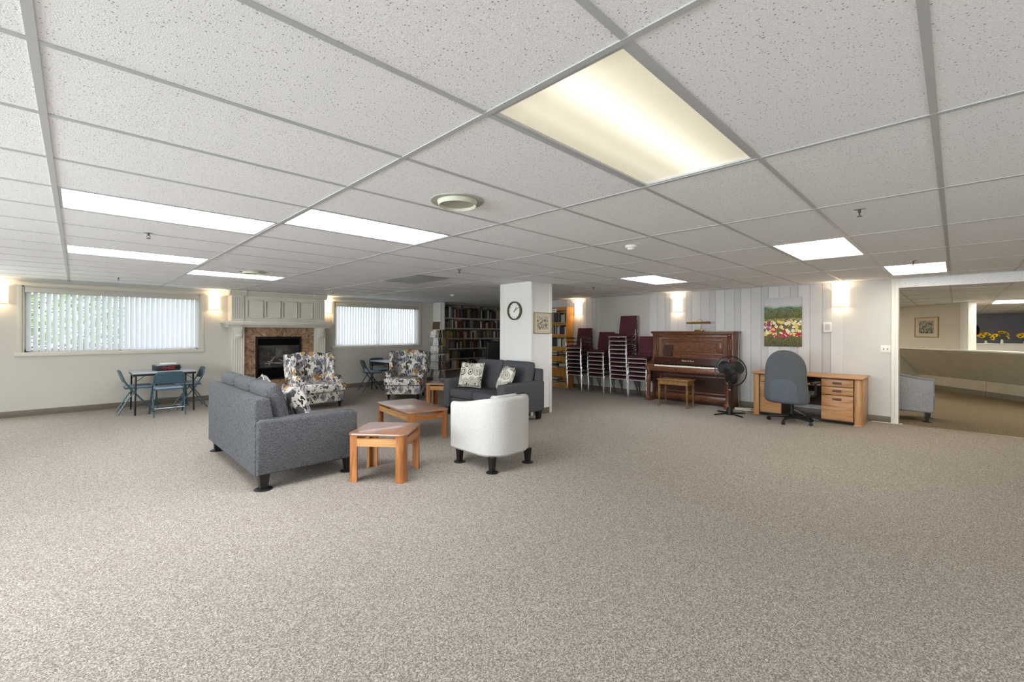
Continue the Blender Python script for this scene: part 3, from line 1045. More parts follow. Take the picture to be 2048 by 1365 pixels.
bx(-0.46, 0.36, -0.21, -0.2, 0.6, 1.09).obj('firebox_back', 'firebrick', fp)
bx(-0.40, 0.30, -0.23, -0.21, 0.615, 0.68, r=0.01).obj('ember_bed', 'ember_bed', fp)
for p in ([(-0.32, -0.222, 0.7), (0.2, -0.222, 0.72)], [(-0.25, -0.225, 0.66), (-0.12, -0.222, 0.84)], [(-0.05, -0.222, 0.78), (0.26, -0.222, 0.69)], [(0.02, -0.222, 0.68), (-0.28, -0.222, 0.75)]):
    MB().tube([p[0], [(a + b) / 2 + random.uniform(-0.01, 0.01) for a, b in zip(*p)], p[1]], [0.012, 0.016, 0.01], 8).obj('log', 'log', fp)

# ================================================================== SEATING
EMP = 'sofas in matching charcoal fabric'


def leg_taper(mb, x, y, w, z1, w2=None):
    w2 = w2 or w * 0.68
    b = bmesh.new()
    lo = [b.verts.new((x + sx * w2 / 2, y + sy * w2 / 2, 0.006)) for sx, sy in ((-1, -1), (1, -1), (1, 1), (-1, 1))]
    hi = [b.verts.new((x + sx * w / 2, y + sy * w / 2, z1)) for sx, sy in ((-1, -1), (1, -1), (1, 1), (-1, 1))]
    b.faces.new(lo[::-1])
    b.faces.new(hi)
    for i in range(4):
        b.faces.new((lo[i], lo[(i + 1) % 4], hi[(i + 1) % 4], hi[i]))
    mb._add(b)
    return mb


def cup(parent, x, y, r=0.065):
    MB().lathe([(0, 0), (r, 0), (r, 0.004), (r * 0.8, 0.012), (0, 0.012)], 24, T(x, y, 0)).obj('floor_glide', 'black_plastic', parent)


def sofa(label, w, n, loc, rz, cups=True):
    s_ = thing('sofa', label, 'sofa', loc, rz, EMP)
    d = 0.45
    aw = 0.17
    bx(-w / 2 + aw, w / 2 - aw, -d + 0.03, d - 0.16, 0.14, 0.30, r=0.02).obj('base', 'sofa_grey', s_)
    for sx in (-1, 1):
        x0, x1 = (-w / 2, -w / 2 + aw) if sx < 0 else (w / 2 - aw, w / 2)
        q = MB()
        b = bmesh.new()
        # arm: slightly rising towards the back, rounded top
        prof = [(-d, 0.14), (-d, 0.575), (-d + 0.03, 0.605), (-0.05, 0.612), (d - 0.03, 0.62), (d, 0.60), (d, 0.14)]
        q.prism(prof, x0, x1, r=0.028, seg=3, M=MX)
        q.obj('arm', 'sofa_grey', s_)
    q = MB().prism([(d - 0.17, 0.145), (d - 0.17, 0.45), (d - 0.11, 0.795), (d - 0.06, 0.81), (d + 0.005, 0.80), (d + 0.012, 0.77), (d + 0.012, 0.145)], -w / 2 + 0.03, w / 2 - 0.03, r=0.022, seg=3, M=MX)
    q.obj('back_frame', 'sofa_grey', s_)
    cw = (w - 2 * aw - 0.01) / n
    for k in range(n):
        x = -w / 2 + aw + 0.005 + cw * (k + 0.5)
        bx(-cw / 2 + 0.002, cw / 2 - 0.002, -d + 0.0, d - 0.2, 0.30, 0.445, r=0.045, seg=4).obj('seat_cushion', 'sofa_grey', s_, (x, 0, 0))
        bw = (w - 2 * aw + 0.16) / n
        xb = -w / 2 + aw - 0.08 + bw * (k + 0.5)
        q = MB()

        def f(u, v, bw=bw):
            # closed soft slab: u around the YZ profile, v along x
            a = 2 * PI * u
            cy, cz = math.cos(a), math.sin(a)
            ky = abs(cy) ** 0.55 * (1 if cy > 0 else -1)
            kz = abs(cz) ** 0.55 * (1 if cz > 0 else -1)
            e = max(0.0, 1 - abs(2 * v - 1) ** 9) ** 0.5
            sw = 0.78 + 0.22 * e
            ht = 0.26 * (0.93 + 0.07 * e)
            return ((v - 0.5) * bw, ky * 0.085 * sw * (0.3 + 0.7 * e), kz * ht)
        q.surf(f, 28, 25, cu=True, M=T(0, d - 0.21, 0.66, rx=R(-14)))
        bmesh.ops.holes_fill(q.bm, edges=q.bm.edges[:], sides=0)
        q.obj('back_cushion', 'sofa_grey', s_, (xb, 0, 0))
    for x in (-w / 2 + 0.075, w / 2 - 0.075):
        for y in (-d + 0.07, d - 0.07):
            lg = leg_taper(MB(), x, y, 0.085, 0.145).obj('leg', 'black_wood', s_)
            if cups:
                MB().lathe([(0, 0), (0.075, 0), (0.075, 0.004), (0.055, 0.014), (0, 0.014)], 24, T(x, y, 0)).obj('floor_glide', 'black_plastic', lg)
    return s_


s1 = sofa('long charcoal sofa seen from behind, nearest to the camera', 1.92, 3, (1.55, 5.16, 0), R(90))
s2 = sofa('charcoal two-seat sofa with black and white cushions in front of the column', 1.50, 2, (4.87, 5.37, 0), R(-90), False)


def cushion(label, mat, loc, rot, w=0.46, h=0.44, t=0.16):
    o = MB().pillow(w, h, t).obj('throw_pillow', mat)
    o.location, o.rotation_euler = loc, rot
    return tag(o, label, 'cushion')


cushion('black and white rosette cushion at the far arm of the two-seat sofa', 'rosette_print', (4.74, 5.76, 0.665), (R(-18), 0, R(-72)), 0.46, 0.44)
cushion('black and white rosette cushion leaning at the near arm of the two-seat sofa', 'rosette_print', (4.78, 4.965, 0.655), (R(-24), 0, R(-118)), 0.44, 0.42)
cushion('grey and orange floral cushion on the long sofa by the near arm', 'floral', (1.555, 4.60, 0.655), (R(-20), 0, R(86)), 0.44, 0.42)
cushion('pale cushion showing above the far end of the long sofa', 'floral', (1.50, 5.45, 0.672), (R(-16), R(14), R(88)), 0.46, 0.44)


def tub(label, mat, loc, rz, pad):
    s_ = thing('tub_chair', label, 'armchair', loc, rz)
    hw, hd, rad = 0.325, 0.335, 0.24
    path = []
    N = 40
    # half plan: from front left back around to front right
    path.append((-hw, -hd))
    for k in range(6):
        path.append((-hw, -hd + (2 * hd - rad) * (k + 1) / 6))
    for k in range(1, 9):
        a = PI - (PI / 2) * k / 8
        path.append((-hw + rad + rad * math.cos(a), hd - rad + rad * math.sin(a)))
    half_n = path[:]
    for x, y in reversed(half_n):
        path.append((-x, y))
    P = path
    n = len(P)

    def off(i, dlt):
        p0, p1 = Vector(P[max(0, i - 1)]), Vector(P[min(n - 1, i + 1)])
        d = (p1 - p0)
        if d.length < 1e-6:
            d = Vector((1, 0))
        d.normalize()
        nn = Vector((d.y, -d.x))
        return Vector(P[i]) + nn * dlt

    q = MB()
    b = bmesh.new()
    rings = []
    th = 0.085
    for i in range(n):
        y = P[i][1]
        f = (y + hd) / (2 * hd)
        top = 0.645 + 0.085 * (f * f * (3 - 2 * f))
        o_, i_ = off(i, 0), off(i, th)
        m_ = off(i, th / 2)
        lowo = off(i, 0.022)
        ring = [(lowo, 0.15), (off(i, 0.004), 0.17), (o_, 0.40), (o_, top - 0.04), (off(i, 0.008), top - 0.014), (off(i, 0.028), top), (off(i, th - 0.028), top), (off(i, th - 0.006), top - 0.016), (i_, top - 0.05), (i_, 0.30), (i_, 0.15)]
        rings.append([b.verts.new((p.x, p.y, z)) for p, z in ring])
    for A, B in zip(rings, rings[1:]):
        for k in range(len(A)):
            b.faces.new((A[k], A[(k + 1) % len(A)], B[(k + 1) % len(A)], B[k]))
    b.faces.new(rings[0])
    b.faces.new(rings[-1][::-1])
    bmesh.ops.remove_doubles(b, verts=b.verts, dist=1e-5)
    bmesh.ops.recalc_face_normals(b, faces=b.faces)
    q._add(b)
    q.obj('shell', mat, s_)
    bx(-hw + th + 0.002, hw - th - 0.002, -hd + 0.004, hd - th - 0.03, 0.15, 0.30, r=0.015).obj('seat_base', mat, s_)
    bx(-hw + th + 0.004, hw - th - 0.004, -hd - 0.01, hd - th - 0.03, 0.302, 0.43, r=0.04, seg=4).obj('seat_cushion', mat, s_)
    if pad:
        bx(-0.20, 0.19, hd - th - 0.09, hd - th - 0.012, 0.42, 0.742, r=0.035, seg=4).obj('back_cushion', mat, s_)
    for x in (-hw + 0.07, hw - 0.07):
        for y in (-hd + 0.07, hd - 0.085):
            lg = leg_taper(MB(), x, y, 0.062, 0.155).obj('leg', 'black_wood', s_)
            MB().lathe([(0, 0), (0.062, 0), (0.062, 0.006), (0.05, 0.012), (0, 0.012)], 24, T(x, y, 0)).obj('floor_glide', 'black_plastic', lg)
    return s_


tub('white fabric tub chair with black legs, seen from behind beside the small oak table', 'tub_white', (3.17, 3.465, 0), R(180), True)
tub('grey tub chair past the wall end in the lobby', 'tub_grey', (9.74, 0.58, 0), 0, True)
rc = MB().box(-0.05, 0.05, -0.02, 0.02, 0, 0.018, r=0.006).box(0.015, 0.03, -0.008, 0.008, 0.017, 0.021).obj('remote_control', 'black_plastic', None, (3.30, 3.205, 0.742))
tag(rc, 'small dark remote control on the back of the white tub chair', 'remote')


def wing(label, loc, rz):
    s_ = thing('wing_chair', label, 'armchair', loc, rz, 'floral wing chairs')
    fm_ = 'floral'
    bx(-0.36, 0.36, -0.36, 0.33, 0.11, 0.30, r=0.025, seg=3).obj('seat_base', fm_, s_)
    MB().prism([(-0.365, -0.42), (0.365, -0.42), (0.365, -0.235), (0.275, -0.225), (0.275, 0.22), (-0.275, 0.22), (-0.275, -0.225), (-0.365, -0.235)], 0.302, 0.45, r=0.03, seg=3).obj('seat_cushion', fm_, s_)
    for sx in (-1, 1):
        q = MB()
        q.box(-0.04, 0.04, -0.215, 0.33, 0.29, 0.52, r=0.012)
        q.tube([(0.012 * sx, -0.225, 0.515), (0.012 * sx, -0.1, 0.52), (0.0, 0.12, 0.53), (0, 0.3, 0.55)], [0.066, 0.07, 0.066, 0.05], 16)
        q.obj('arm', fm_, s_, (0.325 * sx, 0, 0))
        # wing: side profile in YZ
        prof = [(0.33, 0.50), (-0.02, 0.535), (0.05, 0.60), (0.075, 0.70), (0.055, 0.82), (0.06, 0.90), (0.11, 0.95), (0.22, 0.975), (0.40, 0.96), (0.38, 0.7)]
        MB().prism(prof, -0.045, 0.045, r=0.03, seg=3, M=T(0.345 * sx, 0, 0, rz=R(-7 * sx)) @ MX).obj('wing', fm_, s_)
    prof = []
    for k in range(15):
        f = k / 14
        x = -0.33 + 0.66 * f
        prof.append((x, 0.965 + 0.045 * math.sin(PI * f)))
    prof += [(0.31, 0.30), (-0.31, 0.30)]
    MY = Matrix(((1, 0, 0, 0), (0, 0, -1, 0), (0, 1, 0, 0), (0, 0, 0, 1)))
    MB().prism(prof, -0.06, 0.06, r=0.035, seg=3, M=T(0, 0.30, 0.0) @ T(0, 0, 0.3, rx=R(-8)) @ T(0, 0, -0.3) @ MY).obj('backrest', fm_, s_)
    for x, y in ((-0.30, -0.30), (0.30, -0.30)):
        MB().lathe([(0.014, 0), (0.018, 0.01), (0.022, 0.05), (0.034, 0.09), (0.036, 0.115)], 12, T(x, y, 0)).obj('leg', 'black_wood', s_)
    for x in (-0.29, 0.29):
        leg_taper(MB(), x, 0.27, 0.05, 0.115, 0.035).obj('leg', 'black_wood', s_)
    return s_


wing('floral wing chair in front of the mantelpiece', (3.15, 8.32, 0), R(4))
wing('floral wing chair facing the camera, beside the oak end table', (4.97, 8.17, 0), R(-45))


def oak_table(label, sx, sy, h, loc, rz, lw=0.085):
    s_ = thing('oak_table', label, 'table', loc, rz, 'oak occasional tables')
    hx, hy = sx / 2, sy / 2
    rr = 0.06

    def rrect(hx, hy, r):
        pts = []
        for cx, cy, a0 in ((hx - r, hy - r, 0), (-hx + r, hy - r, 90), (-hx + r, -hy + r, 180), (hx - r, -hy + r, 270)):
            for k in range(7):
                a = R(a0 + 15 * k)
                pts.append((cx + r * math.cos(a), cy + r * math.sin(a)))
        return pts
    MB().prism(rrect(hx, hy, rr), h - 0.022, h, r=0.006, seg=2).obj('tabletop', 'oak_laminate', s_)
    i_ = 0.008
    for ax in (-1, 1):
        for ay in (-1, 1):
            th = 0.024
            r = 0.05
            pts = []
            for k in range(7):
                a = R(15 * k)
                pts.append((-r + r * math.cos(a), -r + r * math.sin(a)))
            poly = pts + [(-lw, 0), (-lw, -th), (-r, -th)]
            for k in range(6, -1, -1):
                a = R(15 * k)
                poly.append((-r + (r - th) * math.cos(a), -r + (r - th) * math.sin(a)))
            poly += [(-th, -lw), (0, -lw)]
            # outer corner at (0,0), two boards along -x and -y
            poly = pts[::-1] if False else poly
            clean = []
            for p in [(0, -lw)] + pts + [(-lw, 0), (-lw, -th), (-r, -th)] + [(-r + (r - th) * math.cos(R(15 * k)), -r + (r - th) * math.sin(R(15 * k))) for k in range(6, -1, -1)] + [(-th, -lw)]:
                if not clean or (Vector(p) - Vector(clean[-1])).length > 1e-4:
                    clean.append(p)
            poly = [(ax * (hx - i_ + p[0]), ay * (hy - i_ + p[1])) for p in clean]
            MB().prism(poly, 0, h - 0.022).obj('leg', 'oak_table', s_)
    z1 = h - 0.045
    z0 = z1 - 0.075 if h > 0.42 else z1 - 0.07
    for a in (-1, 1):
        bx(-hx + lw + i_ - 0.004, hx - lw - i_ + 0.004, a * (hy - i_ - 0.012) - 0.01, a * (hy - i_ - 0.012) + 0.01, z0, z1, r=0.003, seg=1).obj('apron', 'oak_rail', s_)
        bx(a * (hx - i_ - 0.012) - 0.01, a * (hx - i_ - 0.012) + 0.01, -hy + lw + i_ - 0.004, hy - lw - i_ + 0.004, z0, z1, r=0.003, seg=1).obj('apron', 'oak_desk', s_)
    return s_


oak_table('square oak end table nearest the camera, between long sofa and white tub chair', 0.54, 0.55, 0.45, (2.15, 3.905, 0), R(41))
oak_table('rectangular low oak coffee table in the middle of the sofas', 0.57, 1.10, 0.385, (3.27, 5.255, 0), R(-7))
oak_table('square oak end table between the two-seat sofa and a wing chair', 0.54, 0.55, 0.45, (4.88, 6.74, 0), R(40))
oak_table('dark oak end table half hidden behind the long sofa', 0.54, 0.55, 0.45, (2.13, 7.2, 0), R(2))

# ================================================================== FOLDING TABLES AND CHAIRS
fc = thing('folding_chair', '', 'chair', (0, 0, 0), 0, 'blue folding chairs')
for sx in (-1, 1):
    MB().tube([(0.190 * sx, 0.225, 0.67), (0.203 * sx, 0.185, 0.56), (0.215 * sx, 0.10, 0.41), (0.222 * sx, -0.12, 0.12), (0.222 * sx, -0.20, 0.0)], 0.0115, 8).obj('front_leg', 'teal_metal', fc)
    MB().tube([(0.205 * sx, 0.02, 0.43), (0.205 * sx, 0.14, 0.25), (0.205 * sx, 0.27, 0.0)], 0.0105, 8).obj('rear_leg', 'teal_metal', fc)
MB().tube([(-0.222, -0.115, 0.125), (0.222, -0.115, 0.125)], 0.007, 6).obj('front_crossbar', 'steel_dull', fc)
MB().tube([(-0.205, 0.20, 0.13), (0.205, 0.20, 0.13)], 0.007, 6).obj('rear_crossbar', 'steel_dull', fc)
q = MB()


def backp(u, v):
    x = (u - 0.5) * 0.40
    z = 0.535 + 0.19 * v
    lim = 1 if v < 0.55 else math.sqrt(max(0, 1 - ((v - 0.55) / 0.5) ** 2))
    x *= 0.62 + 0.38 * lim
    return (x, 0.178 + (z - 0.535) * 0.33 + 0.03 * (1 - (2 * u - 1) ** 2), z)


q.surf(backp, 15, 9)
bmesh.ops.solidify(q.bm, geom=q.bm.faces[:], thickness=0.014)
q.obj('backrest', 'teal_metal', fc)
MB().prism([(-0.195, -0.19), (0.195, -0.19), (0.205, 0.0), (0.19, 0.18), (-0.19, 0.18), (-0.205, 0.0)], 0.42, 0.437, r=0.006).obj('seat_pan', 'teal_metal', fc)
MB().prism([(-0.185, -0.185), (0.185, -0.185), (0.195, 0.0), (0.18, 0.17), (-0.18, 0.17), (-0.195, 0.0)], 0.437, 0.468, r=0.014, seg=3).obj('seat_pad', 'teal_vinyl', fc)
ftm = {}


def folding_table(label, loc, topmat):
    s_ = thing('folding_table', label, 'table', loc)
    h = 0.43
    bx(-h, h, -h, h, 0.675, 0.70, r=0.012, seg=2).obj('tabletop', topmat, s_)
    MB().box(-h + 0.01, h - 0.01, -h + 0.01, -h + 0.03, 0.645, 0.676).box(-h + 0.01, h - 0.01, h - 0.03, h - 0.01, 0.645, 0.676).box(-h + 0.01, -h + 0.03, -h + 0.03, h - 0.03, 0.645, 0.676).box(h - 0.03, h - 0.01, -h + 0.03, h - 0.03, 0.645, 0.676).obj('rim', 'black_metal', s_)
    for sx in (-1, 1):
        for sy in (-1, 1):
            MB().tube([(sx * 0.385, sy * 0.385, 0.65), (sx * 0.395, sy * 0.395, 0.0)], [0.014, 0.012], 8).obj('leg', 'black_metal', s_)
            MB().tube([(sx * 0.386, sy * 0.386, 0.55), (sx * 0.26, sy * 0.386, 0.655)], 0.005, 6).obj('brace', 'black_metal', s_)
    return s_


folding_table('square folding card table below the left window, black box on it', (1.08, 9.84, 0), 'card_table_vinyl')
folding_table('square folding card table behind the wing chair facing the camera', (5.45, 9.50, 0), 'card_table_vinyl')
fc['label'] = 'blue folding chair, back to the camera, at the card table below the left window'
fc.location = (1.09, 9.28, 0)
fc.rotation_euler = (0, 0, R(180))
dup(fc, 'blue folding chair on the left side of the card table below the left window', (0.75, 9.84, 0), R(90))
dup(fc, 'blue folding chair on the right side of the card table below the left window', (1.44, 9.86, 0), R(-90))
dup(fc, 'blue folding chair half hidden behind the card table and game box', (1.26, 10.26, 0), 0)
dup(fc, 'blue folding chair on the left side of the card table behind the wing chair', (4.98, 9.72, 0), R(78))
dup(fc, 'blue folding chair between card table and the closed blind wall', (5.42, 10.12, 0), 0)
gb = thing('game_box', 'black game box with red lettering on the card table', 'box', (1.13, 9.80, 0.70), R(10))
bx(-0.17, 0.17, -0.12, 0.12, 0, 0.085, r=0.003).obj('box_body', 'black_plastic', gb)
bx(-0.172, 0.172, -0.122, 0.122, 0.085, 0.102, r=0.004).obj('lid', 'steel_dull', gb)


def text(s, size, mat, parent, M, name='lettering', ext=0.0006):
    cu = bpy.data.curves.new('t', 'FONT')
    cu.body = s
    cu.size = size
    cu.extrude = ext
    cu.align_x = 'CENTER'
    cu.align_y = 'CENTER'
    o = bpy.data.objects.new('t', cu)
    COL.objects.link(o)
    dg = bpy.context.evaluated_depsgraph_get()
    me = bpy.data.meshes.new_from_object(o.evaluated_get(dg))
    bpy.data.objects.remove(o)
    me.transform(M)
    me.materials.clear()
    me.materials.append(MATS[mat])
    return link(name, me, parent)


text('CHESS', 0.062, 'print_red', gb, T(0, -0.1212, 0.045, rx=R(90)))
bk = MB().box(-0.1, 0.1, -0.08, 0.08, 0, 0.02, r=0.003).obj('game_booklet', 'paper', None, (1.16, 9.86, 0.803))
bk.rotation_euler = (0, 0, R(14))
tag(bk, 'white booklet lying on top of the black game box', 'booklet')

# ================================================================== METAL BOOKCASE WITH BOOKS
BX0, BX1, BYF, BYB = 7.46, 10.42, 10.30, 10.585
bc_ = thing('bookcase', 'wall-wide putty metal bookshelves full of books behind the column', 'bookcase', (BX0, BYF, 0))
bw = (BX1 - BX0) / 4
SHZ = [0.02, 0.32, 0.615, 0.91, 1.205, 1.505, 1.805]
bx(0, BX1 - BX0, BYB - BYF - 0.01, BYB - BYF, 0, CE - 0.01).obj('back_panel', 'putty', bc_)
for k in range(5):
    bx(k * bw - 0.01, k * bw + 0.01, 0.16 if 0 < k < 4 else 0.01, BYB - BYF - 0.01, 0, CE - 0.02).obj('upright', 'putty', bc_)
shm = MB().box(0.004, bw - 0.004, 0, BYB - BYF - 0.012, -0.012, 0).box(0.004, bw - 0.004, -0.004, 0.004, -0.028, 0.004, r=0.002, seg=1).mesh('shelf', 'shelf_metal')
for z in SHZ:
    for k in range(4):
        link('shelf', shm, bc_, (k * bw, 0, z))
bx(0, BX1 - BX0, 0.0, BYB - BYF, CE - 0.04, CE - 0.012).obj('top_panel', 'putty', bc_)
BC = [('black', '17161a'), ('dark green', '2d3a30'), ('maroon', '3f2224'), ('brown', '55402c'), ('cream', 'a39b88'), ('white', 'bdbab2'), ('grey', '77756f'), ('navy', '23293b'), ('red', '5f2b27'), ('tan', '77664b'), ('ochre', '8d7338'), ('slate', '4a5156'), ('purple', '3a2f3d'), ('olive', '55552f')]
for n_, h in BC:
    plain('book_' + n_.replace(' ', '_'), h, 0.5, 0, 0.4, 0.08, 30)
plain('page_block', 'cfc6b2', 0.9, 0, 0.2, 0.05, 60)
book_me = {}
SHN = ['bottom shelf', 'second shelf up', 'third shelf up', 'fourth shelf up', 'fifth shelf up', 'sixth shelf up', 'top shelf']


def book_meshes(col, w, h, d):
    key = (col, w, h, d)
    if key not in book_me:
        c = MB()
        c.box(0, 0.003, 0, d, 0, h).box(w - 0.003, w, 0, d, 0, h).box(0, w, -0.003, 0.001, 0, h, r=0.0012, seg=1)
        p = bx(0.003, w - 0.003, 0.002, d - 0.006, 0.004, h - 0.005)
        book_me[key] = (c.mesh('cover', 'book_' + col.replace(' ', '_'), False), p.mesh('pages', 'page_block', False))
    return book_me[key]


def book(label, col, w, h, d, M, group):
    a, b = book_meshes(col, round(w, 3), round(h, 2), round(d, 2))
    r = link('book', a)
    r.matrix_world = M
    tag(r, label, 'book', group)
    link('pages', b, r)
    return r


rb = random.Random(11)
for si, z in enumerate(SHZ):
    if si == 0:
        continue
    x = BX0 + (0.03 if si > 4 else 0.25 if si > 2 else 0.40)
    xe = 9.82 if si > 2 else 9.0
    cnt = 0
    hmax = 0.25 if si < 6 else 0.34
    while x < xe:
        kx = (x - BX0) % bw
        wd = rb.choice([0.030, 0.036, 0.042, 0.05, 0.058])
        if bw - kx < wd + 0.02:
            x += bw - kx + 0.016
            continue
        if rb.random() < 0.04:
            x += rb.uniform(0.03, 0.07)
            continue
        h = rb.choice([0.18, 0.2, 0.21, 0.23, 0.24]) + (rb.choice([0.02, 0.05, 0.08]) if si == 6 else 0)
        h = min(h, hmax)
        col, _ = BC[min(len(BC) - 1, int(rb.random() ** 1.15 * len(BC)))]
        if si == 5 and cnt == 9:
            col = 'ochre'
        cnt += 1
        book('%s book, %s from left, %s of the metal bookcase' % (col, nth(cnt), SHN[si]), col, wd, h, rb.choice([0.16, 0.18]), Matrix.Translation((x, BYF + rb.choice([0.012, 0.02, 0.03]), z + 0.004)), 'books in the metal bookcase')
        x += wd + 0.0015

# ================================================================== WOODEN BOOKCASE
WX0, WX1, WY0, WY1, WH = 8.64, 8.925, 6.80, 7.50, 2.03
wb = thing('wooden_bookcase', 'tall golden pine bookcase beside the stacked chairs', 'bookcase', (WX0, WY0, 0))
dp, wl = WX1 - WX0, WY1 - WY0
bx(0, dp, 0, 0.022, 0, WH, r=0.002, seg=1).obj('side_panel', 'pine_case', wb)
bx(0, dp, wl - 0.022, wl, 0, WH, r=0.002, seg=1).obj('side_panel', 'pine_case', wb)
bx(dp - 0.008, dp, 0.022, wl - 0.022, 0.02, WH - 0.01).obj('back_panel', 'pine_case', wb)
WSH = [0.12, 0.50, 0.79, 1.03, 1.34, 1.645]
for z in WSH:
    bx(0.004, dp - 0.008, 0.022, wl - 0.022, z - 0.024, z, r=0.002, seg=1).obj('shelf', 'oak_desk', wb)
bx(0, dp, 0.022, wl - 0.022, WH - 0.03, WH).obj('top', 'oak_desk', wb)
bx(0, 0.02, 0.022, wl - 0.022, WH - 0.09, WH - 0.03).obj('cornice', 'oak_desk', wb)
bx(0.01, 0.028, 0.022, wl - 0.022, 0, 0.096).obj('plinth', 'oak_desk', wb)
sg = thing('paper_sign', 'white printed paper sign on the top rail of the wooden bookcase', 'sign', (WX0 - 0.004, 7.24, 1.955))
bx(-0.001, 0.001, -0.12, 0.12, -0.055, 0.045).obj('sheet', 'paper', sg)
MB().box(-0.002, -0.001, -0.07, 0.1, -0.018, -0.002).box(-0.002, -0.001, -0.1, 0.1, 0.034, 0.045).obj('printed_line', 'print_grey', sg)
for si in (3, 4, 5):
    y = WY0 + 0.03
    cnt = 0
    while y < WY1 - 0.07:
        wd = rb.choice([0.028, 0.034, 0.042, 0.05])
        h = rb.choice([0.19, 0.21, 0.235])
        col = rb.choice(['black', 'white', 'grey', 'white', 'black', 'slate', 'cream', 'navy'])
        if si == 4 and cnt in (1, 2):
            col = 'purple'
        cnt += 1
        book('%s book, %s from the near end, %s of the wooden bookcase' % (col, nth(cnt), {3: 'middle shelf', 4: 'second shelf from the top', 5: 'top shelf'}[si]), col, wd, h, 0.16, Matrix.Translation((WX0 + 0.02, y + wd, WSH[si])) @ Matrix.Rotation(R(-90), 4, 'Z'), 'books in the wooden bookcase')
        y += wd + 0.002
for si, nm in ((0, 'lowest shelf'), (1, 'second shelf from the bottom'), (2, 'third shelf from the bottom')):
    for pi_, (ya, npile) in enumerate(((0.16, 5), (0.44, 7))):
        z = WSH[si]
        for k in range(npile):
            th = rb.choice([0.012, 0.018, 0.026])
            col = rb.choice(['white', 'white', 'cream', 'grey', 'purple', 'black', 'tan'])
            M = Matrix.Translation((WX0 + 0.02 + rb.uniform(0, 0.02), WY0 + ya + 0.1 + rb.uniform(-0.012, 0.012), z)) @ Matrix.Rotation(R(-90), 4, 'Z') @ Matrix.Rotation(R(0), 4, 'X')
            key = ('mag', col, th)
            if key not in book_me:
                book_me[key] = bx(0, 0.21, 0, 0.19, 0.0003, th - 0.0003, r=0.002, seg=1).mesh('magazine', 'book_' + col.replace(' ', '_'))
            o = link('magazine', book_me[key])
            o.matrix_world = M
            tag(o, '%s magazine, %s from bottom of %s pile, wooden bookcase, %s' % (col, nth(k + 1), ('near', 'far')[pi_], nm), 'magazine', 'magazine piles')
            z += th

# ================================================================== SPINNER RACK
sr = thing('brochure_rack', 'revolving wire rack of leaflets and magazines beside the closed blind', 'rack', (6.70, 9.42, 0), R(2))
MB().lathe([(0.0, 0), (0.24, 0), (0.24, 0.02), (0.03, 0.035), (0.0, 0.035)], 24).obj('base', 'steel_dull', sr)
MB().tube([(0, 0, 0.03), (0, 0, 1.50)], 0.014, 8).obj('pole', 'chrome', sr)
rbx = random.Random(5)
tiers = 6
for f in range(4):
    MF_ = Matrix.Rotation(f * PI / 2, 4, 'Z')
    for t_ in range(tiers):
        z = 0.22 + t_ * 0.205
        q = MB()
        for zz, yy in ((0.0, -0.20), (0.06, -0.215)):
            q.tube([(-0.2, yy, z + zz), (0.2, yy, z + zz)], 0.003, 5)
        for x in (-0.2, -0.067, 0.067, 0.2):
            q.tube([(x, -0.13, z), (x, -0.20, z), (x, -0.215, z + 0.06)], 0.0025, 5)
        q.tube([(-0.2, -0.13, z), (0.2, -0.13, z)], 0.003, 5)
        q.tube([(-0.2, -0.13, z), (-0.2, -0.10, z + 0.19)], 0.003, 5)
        q.tube([(0.2, -0.13, z), (0.2, -0.10, z + 0.19)], 0.003, 5)
        q._M = None
        bmesh.ops.transform(q.bm, matrix=MF_, verts=q.bm.verts)
        q.obj('wire_pocket', 'steel_dull', sr)
face_name = {0: 'right-hand', 3: 'left-hand'}
pal_l = ['white', 'white', 'white', 'cream', 'grey', 'white']
pal_r = ['brown', 'olive', 'slate', 'tan', 'grey', 'dark green', 'brown', 'ochre', 'cream']
srM = Matrix.Translation((6.70, 9.42, 0)) @ Matrix.Rotation(R(2), 4, 'Z')
for f in (0, 3):
    for t_ in range(tiers):
        z = 0.226 + t_ * 0.205
        for k in range(3):
            col = rbx.choice(pal_l if f == 3 else pal_r)
            hh = rbx.choice([0.16, 0.19, 0.2])
            wv_ = rbx.choice([0.10, 0.108, 0.113])
            key = ('lf', col, hh, wv_)
            if key not in book_me:
                book_me[key] = bx(-wv_ / 2, wv_ / 2, -0.005, 0.005, 0, hh, r=0.001, seg=1).mesh('brochure', 'paper' if col == 'white' else 'book_' + col.replace(' ', '_'))
            o = link('brochure', book_me[key])
            o.matrix_world = srM @ Matrix.Rotation(f * PI / 2, 4, 'Z') @ T(-0.118 + 0.118 * k, -0.178 - 0.008 * rbx.random(), z, rx=R(-10), ry=R(rbx.uniform(-4, 4)))
            tag(o, '%s leaflet, %s tier up, %s face of revolving rack, %s pocket' % (col, nth(t_ + 1), face_name[f], ('left', 'middle', 'right')[k]), 'leaflet', 'leaflets in the revolving rack')
o = bx(-0.10, 0.10, -0.004, 0.004, 0, 0.2, r=0.001, seg=1).obj('magazine', 'book_brown')
o.matrix_world = srM @ T(-0.17, -0.06, 1.455, rx=R(-12), rz=R(-60))
tag(o, 'brown magazine standing tilted on top of the revolving rack', 'magazine')

# ================================================================== DARK OFFICE CHAIR BY THE BOOKS
dc = thing('desk_chair', 'dark high-back desk chair standing in front of the metal bookshelves', 'chair', (8.10, 9.0, 0), R(160))


